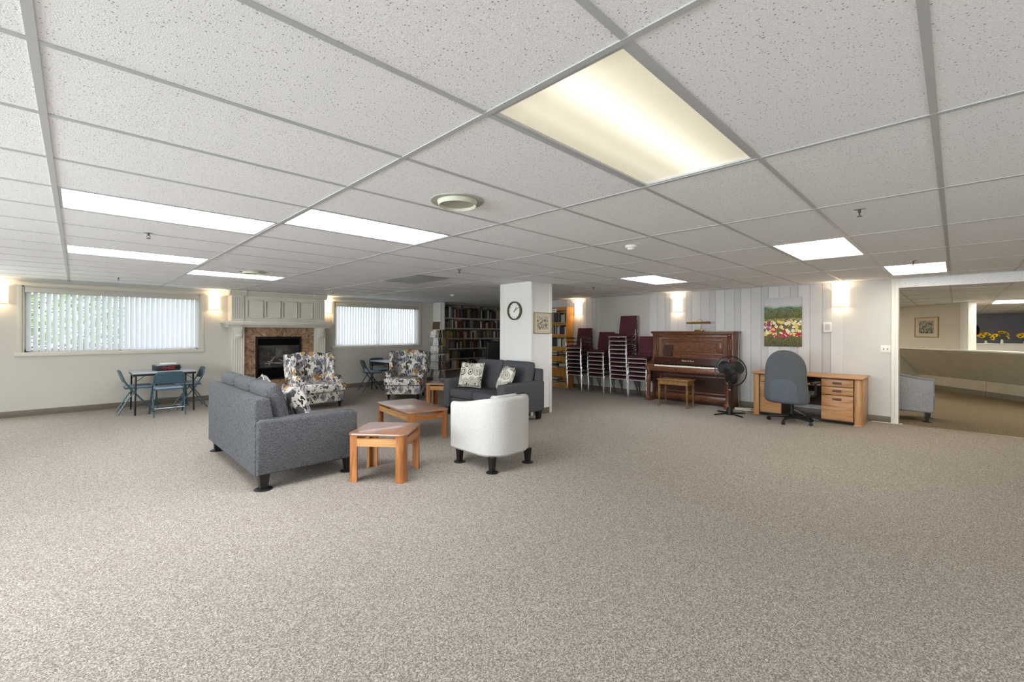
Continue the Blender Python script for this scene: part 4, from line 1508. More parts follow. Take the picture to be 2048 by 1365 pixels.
def star_base(parent, mat, r=0.30):
    MB().lathe([(0.0, 0.06), (0.045, 0.06), (0.045, 0.11), (0.028, 0.13), (0.028, 0.30), (0.02, 0.30), (0.02, 0.40), (0, 0.40)], 16).obj('gas_column', mat, parent)
    for k in range(5):
        a = k * 2 * PI / 5 + 0.3
        c_, s2_ = math.cos(a), math.sin(a)
        sp_ = MB().tube([(0.03 * c_, 0.03 * s2_, 0.095), (r * 0.6 * c_, r * 0.6 * s2_, 0.082), (r * c_, r * s2_, 0.065)], [0.028, 0.022, 0.016], 8).obj('base_spoke', mat, parent)
        ca = MB()
        for dx in (-0.013, 0.013):
            ca.lathe([(0, -0.009), (0.026, -0.009), (0.026, 0.009), (0, 0.009)], 14, T(r * c_, r * s2_, 0.026) @ Matrix.Rotation(a + 0.6, 4, 'Z') @ T(0, dx, 0, rx=R(90)))
        ca.box(-0.012, 0.012, -0.005, 0.005, 0.03, 0.06, M=T(r * c_, r * s2_, 0, rz=a + 0.6))
        ca.obj('caster', 'black_plastic', sp_)


star_base(dc, 'black_metal')
bx(-0.24, 0.24, -0.25, 0.24, 0.42, 0.52, r=0.04, seg=3).obj('seat', 'dark_leather', dc)
bx(-0.255, 0.255, -0.05, 0.05, 0, 0.62, r=0.045, seg=4, M=T(0, 0.25, 0.52, rx=R(-8))).obj('backrest', 'dark_leather', dc)
for sx in (-1, 1):
    MB().tube([(0.25 * sx, -0.02, 0.45), (0.29 * sx, -0.1, 0.52), (0.29 * sx, -0.12, 0.66), (0.29 * sx, 0.12, 0.68), (0.26 * sx, 0.24, 0.66)], 0.016, 8).obj('armrest', 'black_plastic', dc)

# ================================================================== STACKED CHAIRS


def stack_chair(arms):
    s_ = thing('stacking_chair', '', 'chair', (0, 0, 0), 0, 'stacked maroon chairs')
    hw = 0.205
    for sx in (-1, 1):
        MB().tube([(hw * sx * 1.03, -0.21, 0.0), (hw * sx, -0.20, 0.37), (hw * sx, -0.185, 0.40), (hw * sx * 0.98, 0.0, 0.40), (hw * sx * 0.96, 0.17, 0.385)], 0.0085, 7).obj('front_leg', 'chrome', s_)
        MB().tube([(hw * sx * 0.9, 0.06, 0.385), (hw * sx * 0.92, 0.2, 0.16), (hw * sx * 0.95, 0.28, 0.0)], 0.0095, 7).obj('rear_leg', 'steel_dull', s_)
        MB().tube([(hw * sx * 0.96, 0.10, 0.39), (hw * sx * 0.96, 0.19, 0.44), (hw * sx * 0.93, 0.235, 0.60), (hw * sx * 0.92, 0.285, 0.84)], 0.0095, 7).obj('back_post', 'brass' if arms else 'chrome', s_)
    MB().tube([(-hw, -0.205, 0.385), (-hw + 0.01, -0.236, 0.385), (hw - 0.01, -0.236, 0.385), (hw, -0.205, 0.385)], 0.010, 7).obj('crossbar', 'satin_steel', s_)

    def seat(u, v):
        x = (u - 0.5) * 0.39
        y = -0.225 + 0.42 * v
        z = 0.425 - 0.02 * math.sin(PI * u) * (1 - v * 0.4) - 0.02 * (1 - v) ** 6 + 0.0
        return (x, y, z)
    q = MB().surf(seat, 9, 9)
    bmesh.ops.solidify(q.bm, geom=q.bm.faces[:], thickness=-0.022)
    q.obj('seat', 'maroon_fabric', s_)

    def back(u, v):
        x = (u - 0.5) * 0.40
        z = 0.49 + 0.36 * v
        return (x, 0.208 + (z - 0.49) * 0.2 + 0.012 * math.sin(PI * u), z)
    q = MB().surf(back, 7, 5)
    bmesh.ops.solidify(q.bm, geom=q.bm.faces[:], thickness=0.026)
    q.obj('backrest', 'maroon_fabric', s_)
    if arms:
        for sx in (-1, 1):
            MB().tube([(hw * sx * 1.04, -0.2, 0.36), (hw * sx * 1.08, -0.205, 0.60), (hw * sx * 1.08, -0.18, 0.615), (hw * sx * 1.06, 0.2, 0.60)], 0.0095, 7).obj('arm_tube', 'chrome', s_)
            bx(hw * sx * 1.08 - 0.022, hw * sx * 1.08 + 0.022, -0.21, 0.12, 0.612, 0.632, r=0.008).obj('armrest', 'mahogany', s_)
    return s_


ca_, cb_ = stack_chair(True), stack_chair(False)
used = {True: False, False: False}
STK = [(6.35, 8, 'stack next to the wooden bookcase', 2), (5.74, 7, 'stack second from the wooden bookcase', 0), (5.145, 11, 'tallest stack, third from the wooden bookcase', 0), (4.70, 6, 'low stack pushed against the piano', 0)]
for y, n, nm, na in STK:
    for k in range(n):
        arms = k >= n - na
        src = ca_ if arms else cb_
        lab = 'maroon stacking chair%s, %s from top of %s' % (' with wooden armrests' if arms else '', nth(n - k), nm)
        loc = (8.58 - 0.007 * k, y + 0.004 * math.sin(k * 2.1), 0.091 * k)
        if not used[arms]:
            used[arms] = True
            src['label'] = lab
            src.location, src.rotation_euler = loc, (0, 0, R(-90))
        else:
            dup(src, lab, loc, R(-90))

# ================================================================== PIANO
pn = thing('upright_piano', 'old carved mahogany upright piano against the plank wall', 'piano', (8.92, 3.68, 0), R(-90))
# local: wall plane y=0, front towards -y, x to the right seen from the front
hw = 0.775
for sx in (-1, 1):
    MB().box(sx * hw - 0.022, sx * hw + 0.022, -0.33, -0.01, 0.0, 1.38, r=0.004).obj('side_panel', 'mahogany_v', pn)
    MB().box(sx * (hw - 0.055) - 0.03, sx * (hw - 0.055) + 0.03, -0.335, -0.3, 0.90, 1.36, r=0.004).lathe([(0.018, 0.92), (0.026, 0.94), (0.018, 0.96), (0.016, 1.28), (0.026, 1.31), (0.03, 1.34)], 12, T(sx * (hw - 0.05), -0.345, 0)).obj('pilaster', 'mahogany_v', pn)
    # arm cheek and leg
    MB().prism([(-0.60, 0.62), (-0.60, 0.70), (-0.57, 0.76), (-0.50, 0.78), (-0.40, 0.80), (-0.33, 0.88), (-0.32, 0.62)], sx * hw - 0.035, sx * hw + 0.035, r=0.008, M=MX).obj('cheek', 'mahogany', pn)
    lp = MB().box(sx * (hw - 0.0) - 0.05, sx * (hw - 0.0) + 0.05, -0.59, -0.49, 0.0, 0.09, r=0.006).lathe([(0.045, 0.09), (0.03, 0.12), (0.034, 0.2), (0.046, 0.4), (0.05, 0.5), (0.036, 0.54), (0.05, 0.57), (0.05, 0.62)], 14, T(sx * hw, -0.54, 0))
    lp.box(sx * hw - 0.045, sx * hw + 0.045, -0.5, -0.3, 0.0, 0.07, r=0.004)
    lp.obj('leg', 'mahogany_v', pn)
MB().box(-hw - 0.05, hw + 0.05, -0.37, 0.0, 1.385, 1.42, r=0.008).box(-hw - 0.035, hw + 0.035, -0.355, 0.0, 1.365, 1.386, r=0.004).obj('lid', 'mahogany', pn)
up = MB().box(-hw + 0.02, hw - 0.02, -0.30, -0.28, 0.90, 1.366).obj('upper_panel', 'mahogany', pn)
q = MB()
for A in ((-0.60, 0.60, 1.235, 1.26), (-0.60, 0.60, 0.965, 0.99), (-0.60, -0.575, 0.99, 1.235), (0.575, 0.60, 0.99, 1.235), (-0.50, 0.50, 1.205, 1.215), (-0.50, 0.50, 1.01, 1.02)):
    q.box(A[0], A[1], -0.314, -0.30, A[2], A[3], r=0.004)
for sx in (-1, 1):
    q.box(sx * 0.53 - 0.05, sx * 0.53 + 0.05, -0.312, -0.30, 1.02, 1.205, r=0.006)
q.box(-0.70, 0.70, -0.315, -0.30, 1.30, 1.345, r=0.006)
q.obj('carved_moulding', 'mahogany', up)
bx(-hw + 0.02, hw - 0.02, -0.345, -0.30, 0.885, 0.905, r=0.004).obj('music_ledge', 'mahogany', pn)
fb = MB().prism([(-0.335, 0.885), (-0.35, 0.885), (-0.40, 0.765), (-0.385, 0.765)], -hw + 0.04, hw - 0.04, M=MX).obj('fallboard', 'mahogany_dark', pn)
text('Mason & Risch', 0.042, 'print_gold', fb, T(-0.03, -0.3795, 0.832, rx=R(67.5)))
MB().box(-hw + 0.03, hw - 0.03, -0.60, -0.30, 0.62, 0.715, r=0.006).obj('key_bed', 'mahogany', pn)
wk = MB()
n = 52
KX0, KX1 = -0.64, 0.61
kw = (KX1 - KX0) / n
km = bx(0.0006, kw - 0.0006, -0.565, -0.415, 0.716, 0.742, r=0.0015, seg=1).mesh('white_key', 'ivory')
kb = bx(-0.005, 0.005, -0.51, -0.415, 0.742, 0.754, r=0.0015, seg=1).mesh('black_key', 'black_plastic')
for k in range(n):
    link('white_key', km, pn, (KX0 + k * kw, 0, 0))
    if k % 7 not in (1, 4) and k < n - 1:
        link('black_key', kb, pn, (KX0 + (k + 1) * kw, 0, 0))
for sx in (-1, 1):
    a = (-hw + 0.035, KX0 - 0.002) if sx < 0 else (KX1 + 0.002, hw - 0.035)
    bx(a[0], a[1], -0.57, -0.40, 0.715, 0.75, r=0.004).obj('key_block', 'mahogany', pn)
lw_ = MB().box(-hw + 0.02, hw - 0.02, -0.29, -0.27, 0.06, 0.62).obj('lower_panel', 'mahogany_dark', pn)
q = MB()
for A in ((-0.66, 0.66, 0.52, 0.55), (-0.66, 0.66, 0.20, 0.23), (-0.66, -0.63, 0.23, 0.52), (0.63, 0.66, 0.23, 0.52)):
    q.box(A[0], A[1], -0.30, -0.29, A[2], A[3], r=0.004)
q.box(-hw + 0.03, hw - 0.03, -0.305, -0.285, 0.06, 0.17, r=0.004)
q.obj('moulding', 'mahogany', lw_)
MB().box(-hw, hw, -0.31, -0.02, 0.02, 0.06).obj('bottom_board', 'mahogany_dark', pn)
for k in (-1, 0, 1):
    MB().box(-0.014, 0.014, -0.43, -0.29, 0.045, 0.055, r=0.004).obj('pedal', 'brass', pn, (0.0 + k * 0.075, 0, 0))
MB().box(-hw + 0.02, hw - 0.02, -0.27, -0.02, 0.05, 1.36).obj('case', 'mahogany_dark', pn)
bkp = bx(-0.09, 0.09, -0.008, 0.008, 0, 0.235, r=0.002, seg=1).obj('songbook', 'mahogany_dark')
bkp.matrix_world = Matrix.Translation((8.92, 3.68, 0)) @ Matrix.Rotation(R(-90), 4, 'Z') @ T(-0.47, -0.345, 0.906, rx=R(-8), ry=R(4))
tag(bkp, 'brown book leaning on the music ledge of the piano', 'book')
# lamp on the lid
lm = thing('piano_lamp', 'brass piano lamp with long shade standing on the piano lid', 'lamp', (8.74, 3.55, 1.42), R(-94))
bx(-0.10, 0.06, -0.045, 0.045, 0, 0.03, r=0.008).obj('base', 'brass', lm)
MB().tube([(0.02, 0, 0.03), (0.03, 0, 0.10), (0.05, -0.01, 0.185), (0.03, -0.03, 0.235), (-0.02, -0.05, 0.225), (-0.03, -0.06, 0.19)], 0.0055, 8).obj('gooseneck', 'brass', lm)


def shade(u, v):
    a = PI * (0.05 + 0.9 * v)
    return (-0.235 + 0.46 * u, -0.075 + 0.038 * math.cos(a), 0.14 + 0.05 * math.sin(a))


q = MB().surf(shade, 2, 11)
bmesh.ops.solidify(q.bm, geom=q.bm.faces[:], thickness=0.002)
q.obj('shade', 'brass', lm)
MB().tube([(-0.2, -0.075, 0.152), (0.19, -0.075, 0.152)], 0.011, 8).obj('tube_bulb', 'white_plastic', lm)
cd = MB().tube([(8.78, 3.36, 1.424), (8.80, 3.1, 1.424), (8.80, 2.88, 1.425), (8.80, 2.852, 1.41), (8.80, 2.856, 1.3), (8.79, 2.865, 1.0), (8.80, 2.86, 0.6), (8.79, 2.86, 0.2), (8.78, 2.84, 0.012), (8.7, 2.72, 0.008)], 0.0045, 6).obj('lamp_cord', 'beige_plastic')
tag(cd, 'pale cord running from the lamp down the side of the piano', 'cord')

# bench
bn = thing('piano_bench', 'light wooden piano bench with turned legs', 'bench', (8.03, 3.71, 0), R(3))
bx(-0.185, 0.185, -0.30, 0.30, 0.495, 0.52, r=0.008).obj('seat_lid', 'bench_wood', bn)
MB().box(-0.165, 0.165, -0.275, 0.275, 0.42, 0.495).obj('music_box', 'bench_wood', bn)
for sx in (-1, 1):
    for sy in (-1, 1):
        MB().lathe([(0.013, 0), (0.017, 0.02), (0.012, 0.05), (0.016, 0.14), (0.024, 0.26), (0.026, 0.32), (0.015, 0.345), (0.025, 0.36), (0.015, 0.375), (0.024, 0.39), (0.024, 0.43)], 12, T(sx * 0.150, sy * 0.262, 0)).obj('leg', 'bench_wood', bn)

# ================================================================== PEDESTAL FAN
fn = thing('pedestal_fan', 'black pedestal fan with wire cage between piano and desk', 'fan', (7.88, 2.70, 0), R(-52))
for k in range(4):
    a = k * PI / 2 + R(20)
    MB().tube([(0.02 * math.cos(a), 0.02 * math.sin(a), 0.03), (0.30 * math.cos(a), 0.30 * math.sin(a), 0.014)], [0.014, 0.011], 8).obj('foot', 'fan_black', fn)
MB().lathe([(0.0, 0), (0.05, 0.0), (0.055, 0.05), (0.04, 0.10), (0.022, 0.13), (0.0, 0.13)], 16).obj('hub_base', 'fan_black', fn)
MB().tube([(0, 0, 0.1), (0, 0, 0.42)], 0.013, 10).tube([(0, 0, 0.42), (0, 0, 0.62)], 0.019, 10).obj('pole', 'fan_black', fn)
MB().lathe([(0.02, 0), (0.022, 0.004), (0.022, 0.016), (0.02, 0.02)], 12, T(0, 0, 0.41)).obj('collar', 'chrome', fn)
HZ = 0.735
FT = T(0, 0, HZ, rx=R(-10))
MB().lathe([(0, 0.0), (0.055, 0.02), (0.06, 0.10), (0.045, 0.16), (0.0, 0.17)], 18, FT @ T(0, 0.02, 0, rx=R(-90))).box(-0.03, 0.03, -0.02, 0.06, 0.58, 0.70, r=0.008).obj('motor', 'fan_black', fn)
for k in range(3):
    def bl(u, v, k=k):
        a = 2 * PI * k / 3 + 0.5 + (v - 0.5) * (0.55 + 1.15 * math.sin(PI * min(1, u * 1.02)) ** 0.8)
        r_ = 0.035 + 0.185 * u
        return (r_ * math.cos(a), -0.045 + 0.05 * (v - 0.5), r_ * math.sin(a))
    q = MB().surf(bl, 11, 9)
    bmesh.ops.solidify(q.bm, geom=q.bm.faces[:], thickness=0.003)
    bmesh.ops.transform(q.bm, matrix=FT, verts=q.bm.verts)
    q.obj('blade', 'fan_black', fn)
MB().lathe([(0, -0.03), (0.03, -0.025), (0.036, 0.02), (0, 0.02)], 16, FT @ T(0, -0.05, 0, rx=R(-90))).obj('spinner', 'fan_black', fn)
q = MB()
RC = 0.255


def circ(r_, y_):
    return [(r_ * math.cos(2 * PI * k / 40), y_, r_ * math.sin(2 * PI * k / 40)) for k in range(40)]


q.tube(circ(RC, -0.045), 0.007, 6, closed=True).tube(circ(RC - 0.004, -0.03), 0.003, 5, closed=True)
bmesh.ops.transform(q.bm, matrix=FT, verts=q.bm.verts)
q.obj('cage_rim', 'fan_black', fn)
q = MB()
for side in (-1, 1):
    for r_, y_ in ((0.05, -0.045 + side * 0.07), (0.15, -0.045 + side * 0.062)):
        q.tube(circ(r_, y_), 0.0016, 4, closed=True)
    for k in range(48):
        a = 2 * PI * k / 48
        c_, s2_ = math.cos(a), math.sin(a)
        q.tube([(0.05 * c_, -0.045 + side * 0.07, 0.05 * s2_), (0.15 * c_, -0.045 + side * 0.062, 0.15 * s2_), (0.225 * c_, -0.045 + side * 0.04, 0.225 * s2_), (RC * c_, -0.045, RC * s2_)], 0.0017, 3)
bmesh.ops.transform(q.bm, matrix=FT, verts=q.bm.verts)
q.obj('cage_wires', 'fan_black', fn)
MB().lathe([(0, -0.004), (0.045, -0.004), (0.048, 0.004), (0, 0.004)], 20, FT @ T(0, -0.118, 0, rx=R(-90))).obj('badge', 'fan_black', fn)

# ================================================================== DESK
dk = thing('writing_desk', 'oak pedestal desk with drawers against the wall', 'desk', (8.90, 1.71, 0), R(-90))
# local: wall at y=0, front -y (depth 0.68), x to the right seen from the front
hw, dp = 0.72, 0.66
MB().box(-hw - 0.035, hw + 0.035, -dp - 0.04, 0.0, 0.70, 0.728, r=0.01, seg=3).obj('desktop', 'desk_front', dk)
for sx in (-1, 1):
    MB().box(sx * hw - 0.015, sx * hw + 0.015, -dp + 0.04, -0.01, 0.0, 0.70, r=0.003).obj('side_panel', 'oak_desk_v', dk)
    x0 = -hw - 0.012 if sx < 0 else hw - 0.078
    MB().box(x0, x0 + 0.09, -dp, -dp + 0.05, 0.0, 0.70, r=0.02, seg=3).box(x0 - 0.005, x0 + 0.095, -dp - 0.008, -0.05, 0.0, 0.022, r=0.004).obj('corner_post', 'oak_desk_v', dk)
pr0, pr1 = 0.23, hw - 0.085
pl0, pl1 = -hw + 0.085, -0.31
for a, b in ((pr0, pr1), (pl0, pl1)):
    bx(a, b, -dp + 0.035, -0.03, 0.04, 0.695).obj('pedestal', 'desk_dark', dk)


def front(a, b, z0, z1, nm, handle=True):
    f_ = bx(a + 0.004, b - 0.004, -dp + 0.012, -dp + 0.035, z0, z1, r=0.004, seg=2).obj(nm, 'desk_front', dk)
    if handle:
        c_ = (a + b) / 2
        zc_ = z1 - 0.055
        MB().box(c_ - 0.058, c_ + 0.058, -dp + 0.0095, -dp + 0.0125, zc_ - 0.02, zc_ + 0.016, r=0.002, seg=1).tube([(c_ - 0.046, -dp + 0.012, zc_ + 0.004), (c_ - 0.046, -dp - 0.008, zc_), (c_ - 0.04, -dp - 0.012, zc_ - 0.008), (c_ + 0.04, -dp - 0.012, zc_ - 0.008), (c_ + 0.046, -dp - 0.008, zc_), (c_ + 0.046, -dp + 0.012, zc_ + 0.004)], 0.004, 6).obj('handle', 'mahogany', f_)


front(pr0, pr1, 0.57, 0.68, 'drawer')
front(pr0, pr1, 0.445, 0.56, 'drawer')
front(pr0, pr1, 0.06, 0.435, 'drawer')
front(pl0, pl1, 0.57, 0.68, 'drawer')
front(pl0, pl1, 0.06, 0.56, 'door', False)
bx(pl1, pr0, -0.05, -0.03, 0.18, 0.695).obj('modesty_panel', 'desk_dark', dk)
bx(pl1 + 0.01, pr0 - 0.01, -dp + 0.05, -0.2, 0.575, 0.592).box(pl1 + 0.01, pr0 - 0.01, -dp + 0.04, -dp + 0.06, 0.565, 0.6).obj('keyboard_tray', 'desk_front', dk)
cd = MB().tube([(8.80, 2.42, 0.3), (8.86, 2.1, 0.12), (8.6, 1.75, 0.02), (8.42, 1.62, 0.006), (8.36, 1.53, 0.006)], 0.006, 6).obj('extension_lead', 'white_plastic')
tag(cd, 'white cord on the carpet under the desk', 'cord')
cd = MB().tube([(8.9, 0.93, 0.006), (8.915, 0.8, 0.006), (8.92, 0.66, 0.006), (8.915, 0.585, 0.007), (8.95, 0.57, 0.007), (8.99, 0.59, 0.007), (8.97, 0.6, 0.007)], 0.005, 6).obj('floor_cord', 'white_plastic')
tag(cd, 'white cord along the baseboard right of the desk', 'cord')

# office chair (faces the desk)
oc = thing('office_chair', 'grey fabric high-back office chair pushed in at the oak desk', 'chair', (7.93, 1.80, 0), R(83))
star_base(oc, 'black_plastic', 0.31)
bx(-0.26, 0.26, -0.26, 0.22, 0.40, 0.49, r=0.04, seg=3).obj('seat', 'office_fabric', oc)


def bshape(f):
    # half width of the back as a function of height fraction
    if f < 0.12:
        return 0.285 + 0.03 * math.sin(f / 0.12 * PI / 2)
    if f < 0.55:
        return 0.315 - 0.03 * (f - 0.12) / 0.43
    k = (f - 0.55) / 0.45
    return 0.285 * max(0.0, 1 - k ** 2.6) ** 0.5


def bsurf(u, v):
    a = 2 * PI * v
    f = 0.5 - 0.5 * math.cos(PI * u)
    hwid = max(0.0008, bshape(f) if f < 0.985 else bshape(f))
    if f < 0.04:
        hwid *= 0.72 + 0.28 * math.sqrt(max(0, f / 0.04))
    th = 0.062 * min(1, (1 - abs(2 * f - 1) ** 10)) ** 0.5 + 0.002
    cx_, cy_ = math.cos(a), math.sin(a)
    x = hwid * abs(cx_) ** 0.6 * (1 if cx_ > 0 else -1)
    y = th * abs(cy_) ** 0.7 * (1 if cy_ > 0 else -1)
    bow = -0.05 * (x / 0.3) ** 2
    z = 0.31 + 0.82 * f
    return (x, 0.27 + 0.02 * math.cos(PI * (f - 0.35) * 1.5) + y + bow + 0.06 * (f - 0.3), z)


q = MB().surf(bsurf, 34, 36, cv=True)
bmesh.ops.holes_fill(q.bm, edges=q.bm.edges[:], sides=0)
q.obj('backrest', 'office_fabric', oc)


def lower(u, v):
    x = (u - 0.5) * 0.40
    lim = 0.24 + 0.21 * max(0.0, 1 - abs(2 * u - 1) ** 3.2) ** 0.5
    f = 0.03 + (lim - 0.0) * v
    b0 = 0.27 + 0.02 * math.cos(PI * (f - 0.35) * 1.5) + 0.06 * (f - 0.3)
    bow = -0.05 * (x / 0.3) ** 2
    k = max(0.0, 1 - abs(2 * u - 1) ** 8) ** 0.5 * max(0.0, 1 - abs(2 * v - 1) ** 10) ** 0.5
    th = 0.062 * abs(math.sin(math.acos(min(1, abs(x) / 0.3) ** (1 / 0.6)))) ** 0.7
    return (x, b0 + bow + th - 0.006 + 0.014 * k, 0.31 + 0.82 * f)


MB().surf(lower, 25, 17).obj('lumbar_panel', 'office_fabric_low', oc)
for sx in (-1, 1):
    MB().tube([(0.25 * sx, 0.0, 0.43), (0.31 * sx, -0.02, 0.45), (0.315 * sx, -0.02, 0.62)], 0.016, 8).box(sx * 0.315 - 0.035, sx * 0.315 + 0.035, -0.15, 0.12, 0.62, 0.655, r=0.014, seg=3).obj('armrest', 'black_plastic', oc)
MB().box(-0.09, 0.09, -0.1, 0.12, 0.37, 0.41, r=0.01).tube([(0.0, 0.08, 0.39), (0, 0.2, 0.37), (0, 0.24, 0.42)], 0.02, 8).tube([(0.09, 0, 0.385), (0.29, 0.02, 0.385)], 0.006, 6).obj('mechanism', 'black_plastic', oc)

# power strip
ps = thing('power_strip', 'pale power strip with coiled cord on the floor between fan and desk', 'power strip', (8.52, 2.70, 0), R(-60))
bx(-0.13, 0.13, -0.028, 0.028, 0.0, 0.04, r=0.006).obj('strip_body', 'beige_plastic', ps)
MB().tube([(0.1, 0.02, 0.03), (0.2, 0.03, 0.02), (0.22, -0.05, 0.012), (0.1, -0.08, 0.008), (0.0, -0.07, 0.008)], 0.006, 6).obj('cord', 'white_plastic', ps)

# ================================================================== WALL THINGS
pa = thing('painting', 'unframed canvas of a red, white and yellow flower meadow below green hills', 'painting', (XR - 0.01, 2.172, 1.585))
bx(-0.022, 0, -0.292, 0.292, -0.435, 0.435, r=0.002, seg=1).obj('canvas', 'painting', pa)
th_ = thing('thermostat', 'white square wall thermostat below the sconce above the desk', 'thermostat', (XR - 0.009, 1.51, 1.49))
bx(-0.03, 0, -0.06, 0.06, -0.085, 0.085, r=0.006).obj('cover', 'white_plastic', th_)
bx(-0.034, -0.03, -0.035, 0.035, -0.05, 0.05, r=0.002, seg=1).obj('display', 'wall_grey', th_)
sw = thing('switch_plate', 'white two-gang switch plate at the end of the right wall', 'switch', (XR - 0.001, 0.77, 1.146))
bx(-0.008, 0, -0.06, 0.06, -0.058, 0.058, r=0.003).obj('plate', 'white_plastic', sw)
for s_ in (-1, 1):
    MB().box(-0.02, -0.008, s_ * 0.024 - 0.005, s_ * 0.024 + 0.005, -0.012, 0.012, r=0.002, seg=1).obj('toggle', 'print_grey', sw)
ot = thing('outlet_plate', 'white outlet plate low on the left wall between mantelpiece and card table', 'outlet', (4.36, YL - 0.001, 0.42))
bx(-0.035, 0.035, -0.006, 0, -0.057, 0.057, r=0.002).obj('plate', 'white_plastic', ot)
MB().box(-0.012, 0.012, -0.008, -0.006, 0.01, 0.035).box(-0.012, 0.012, -0.008, -0.006, -0.035, -0.01).obj('socket', 'print_grey', ot)
ck = thing('wall_clock', 'round olive rimmed wall clock on the column', 'clock', (cx0, 5.315, 1.755), R(-90))
MYc = T(rx=R(90))
MB().lathe([(0.135, 0), (0.158, 0), (0.158, 0.05), (0.15, 0.056), (0.142, 0.05), (0.135, 0.02)], 48, MYc, ring=True).obj('rim', 'olive_metal', ck)
MB().lathe([(0, 0.0), (0.14, 0.0), (0.14, 0.02), (0, 0.02)], 48, MYc).obj('dial', 'clock_face', ck)
q = MB()
for k in range(12):
    a = k * PI / 6
    q.box(-0.003, 0.003, -0.0225, -0.02, 0.105, 0.128, M=Matrix.Rotation(a, 4, 'Y'))
q.obj('hour_marks', 'print_grey', ck)
for ln, wd_, hours in ((0.078, 0.0045, 1.15), (0.108, 0.003, 2.0)):
    MB().box(-wd_, wd_, -0.026, -0.023, -0.03, ln, M=Matrix.Rotation(hours * PI / 6, 4, 'Y')).obj('hand', 'black_plastic', ck)


def framed(label, loc, rz, w, h, fmat, art, fw=0.014, inner=0.62, proud=0.02):
    p = thing('framed_picture', label, 'picture', loc, rz)
    q = MB()
    for A in ((-w / 2, w / 2, h / 2 - fw, h / 2), (-w / 2, w / 2, -h / 2, -h / 2 + fw), (-w / 2, -w / 2 + fw, -h / 2 + fw, h / 2 - fw), (w / 2 - fw, w / 2, -h / 2 + fw, h / 2 - fw)):
        q.box(A[0], A[1], -proud, 0, A[2], A[3], r=0.003, seg=1)
    q.obj('frame', fmat, p)
    bx(-w / 2 + fw, w / 2 - fw, -0.008, 0, -h / 2 + fw, h / 2 - fw).obj('mat_board', 'mat_board', p)
    bx(-w / 2 * inner, w / 2 * inner, -0.0095, -0.008, -h / 2 * inner, h / 2 * inner).obj('print', art, p)
    return p


framed('gold framed brown flower print on the column', (5.628, cy0 - 0.001, 1.545), 0, 0.455, 0.36, 'gold_frame', 'etching_brown')
pp = P0 + dw * 0.70 + nw * 0.002
framed('gold framed grey landscape print on the lobby wall', (pp.x, pp.y, 1.545), AW + PI, 0.66, 0.50, 'gold_frame', 'etching_grey', 0.022, 0.62)

# ================================================================== SUNFLOWERS ON THE LOBBY COUNTER
DC = 12.6


def ctr(pxx, d=DC):
    return Fv * d + Rv * ((pxx - 1024) / FPX * d)


zc_ = HC - (688.0 - 668.5) / FPX * DC
c0, c1 = ctr(1951), ctr(2130)
mid = (c0 + c1) / 2
MCt = Matrix.Translation((mid.x, mid.y, 0)) @ Matrix.Rotation(math.atan2(Rv.y, Rv.x), 4, 'Z')
hwid = (c1 - c0).length / 2
lcn = thing('reception_counter', 'white reception counter top behind the half wall', 'counter', (0, 0, 0))
MB().box(-hwid, hwid, -0.02, 0.5, 0.0, zc_ - 0.03, M=MCt).obj('counter_body', 'trim_white', lcn)
MB().box(-hwid - 0.02, hwid + 0.02, -0.05, 0.52, zc_ - 0.03, zc_, r=0.006, M=MCt).obj('counter_top', 'white_plastic', lcn)
fl_me = {}


def flower_mesh():
    q = MB()
    for k in range(12):
        a = 2 * PI * k / 12
        q.surf(lambda u, v, a=a: Vector((math.cos(a) * (0.022 + 0.055 * u) - math.sin(a) * (v - 0.5) * 0.03 * math.sin(PI * (0.15 + 0.85 * u)), math.sin(a) * (0.022 + 0.055 * u) + math.cos(a) * (v - 0.5) * 0.03 * math.sin(PI * (0.15 + 0.85 * u)), 0.014 * u)), 4, 3)
    return q.mesh('petals', 'petal_yellow')


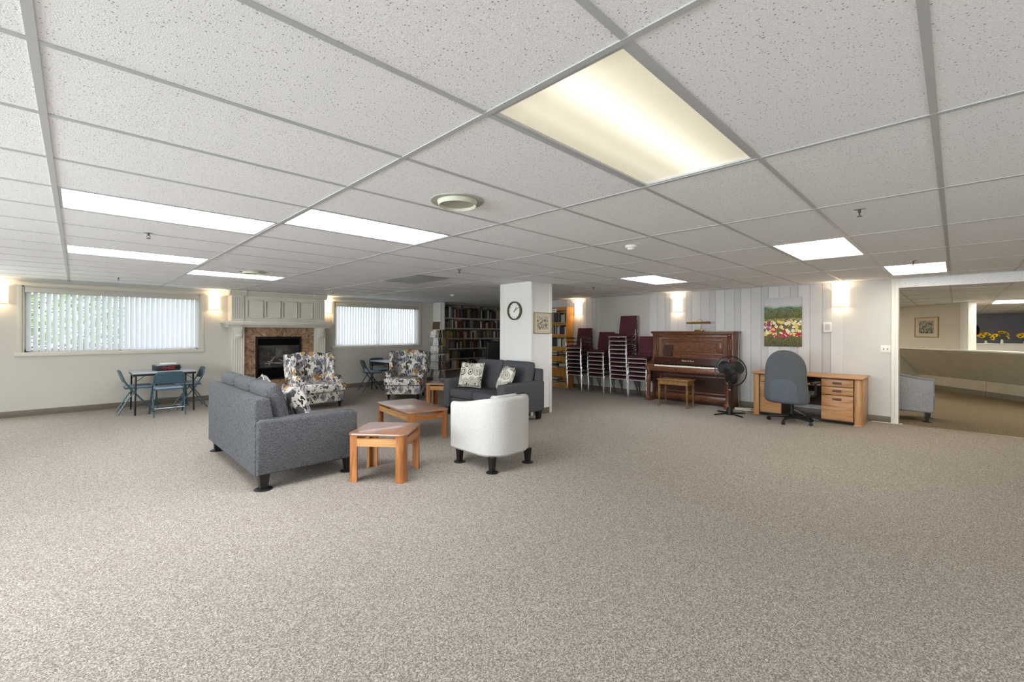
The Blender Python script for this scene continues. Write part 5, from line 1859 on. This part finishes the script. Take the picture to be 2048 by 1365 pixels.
pm = flower_mesh()
cm_ = MB().lathe([(0, 0.014), (0.018, 0.012), (0.026, 0.002), (0.02, -0.006), (0, -0.008)], 12).mesh('flower_core', 'flower_core')
rf = random.Random(3)
for lab, pxx, hgt, nf in (('small bunch of sunflowers, left one on the reception counter', 1972, 0.16, 9), ('taller bunch of sunflowers in a white vase, middle one on the counter', 2004, 0.22, 11), ('bunch of sunflowers at the right edge of the picture', 2050, 0.15, 9)):
    p = ctr(pxx, DC + 0.2)
    v_ = thing('sunflower_vase', lab, 'flowers', (p.x, p.y, zc_), 0, 'sunflower bunches')
    MB().lathe([(0, 0), (0.03, 0), (0.034, 0.03), (0.022, hgt * 0.45), (0.03, hgt * 0.55), (0.026, hgt * 0.55), (0, hgt * 0.4)], 14).obj('vase', 'vase_glass', v_)
    q = MB()
    for k in range(nf):
        az_, el = rf.uniform(0, 2 * PI), rf.uniform(0.05, 1.0)
        rr_ = 0.16 * math.sin(el * 1.5)
        hz = hgt * 0.75 + 0.16 * math.cos(el * 1.5)
        pos = Vector((rr_ * math.cos(az_), rr_ * math.sin(az_), hz))
        dirv = (pos - Vector((0, 0, hgt * 0.4))).normalized()
        dirv = (dirv - Fv * 0.7).normalized()
        M = Matrix.Translation(pos) @ dirv.to_track_quat('Z', 'Y').to_matrix().to_4x4()
        o = link('flower_head', pm, v_)
        o.matrix_local = M
        link('flower_core', cm_, o)
        q.tube([(0, 0, hgt * 0.4), pos * 0.6 + Vector((0, 0, hgt * 0.15)), pos], 0.004, 5)
    for k in range(14):
        a = rf.uniform(0, 2 * PI)
        r_, z_ = rf.uniform(0.04, 0.13), rf.uniform(hgt * 0.5, hgt * 0.9)
        c_ = Vector((r_ * math.cos(a), r_ * math.sin(a), z_))
        q.surf(lambda u, v, c_=c_, a=a: c_ + Matrix.Rotation(a, 3, 'Z') @ Vector(((u - 0.5) * 0.09, (v - 0.5) * 0.05 * math.sin(PI * u), 0.03 * u)), 4, 3)
    q.obj('foliage', 'leaf_green', v_)
pwv = Fv * 15.85 + Rv * ((1944 - 1024) / FPX * 15.85)
wrt = thing('wreath', 'dark round wreath on the blue-grey lobby wall beside the white post', 'wreath', (pwv.x, pwv.y, 1.53), math.atan2(Rv.y, Rv.x))
q = MB().tube([(0.15 * math.cos(2 * PI * k / 24), -0.05, 0.17 * math.sin(2 * PI * k / 24)) for k in range(24)], 0.05, 8, closed=True)
for v in q.bm.verts:
    v.co += Vector((rf.uniform(-1, 1), rf.uniform(-1, 1), rf.uniform(-1, 1))) * 0.014
q.obj('ring', 'wreath_dark', wrt)
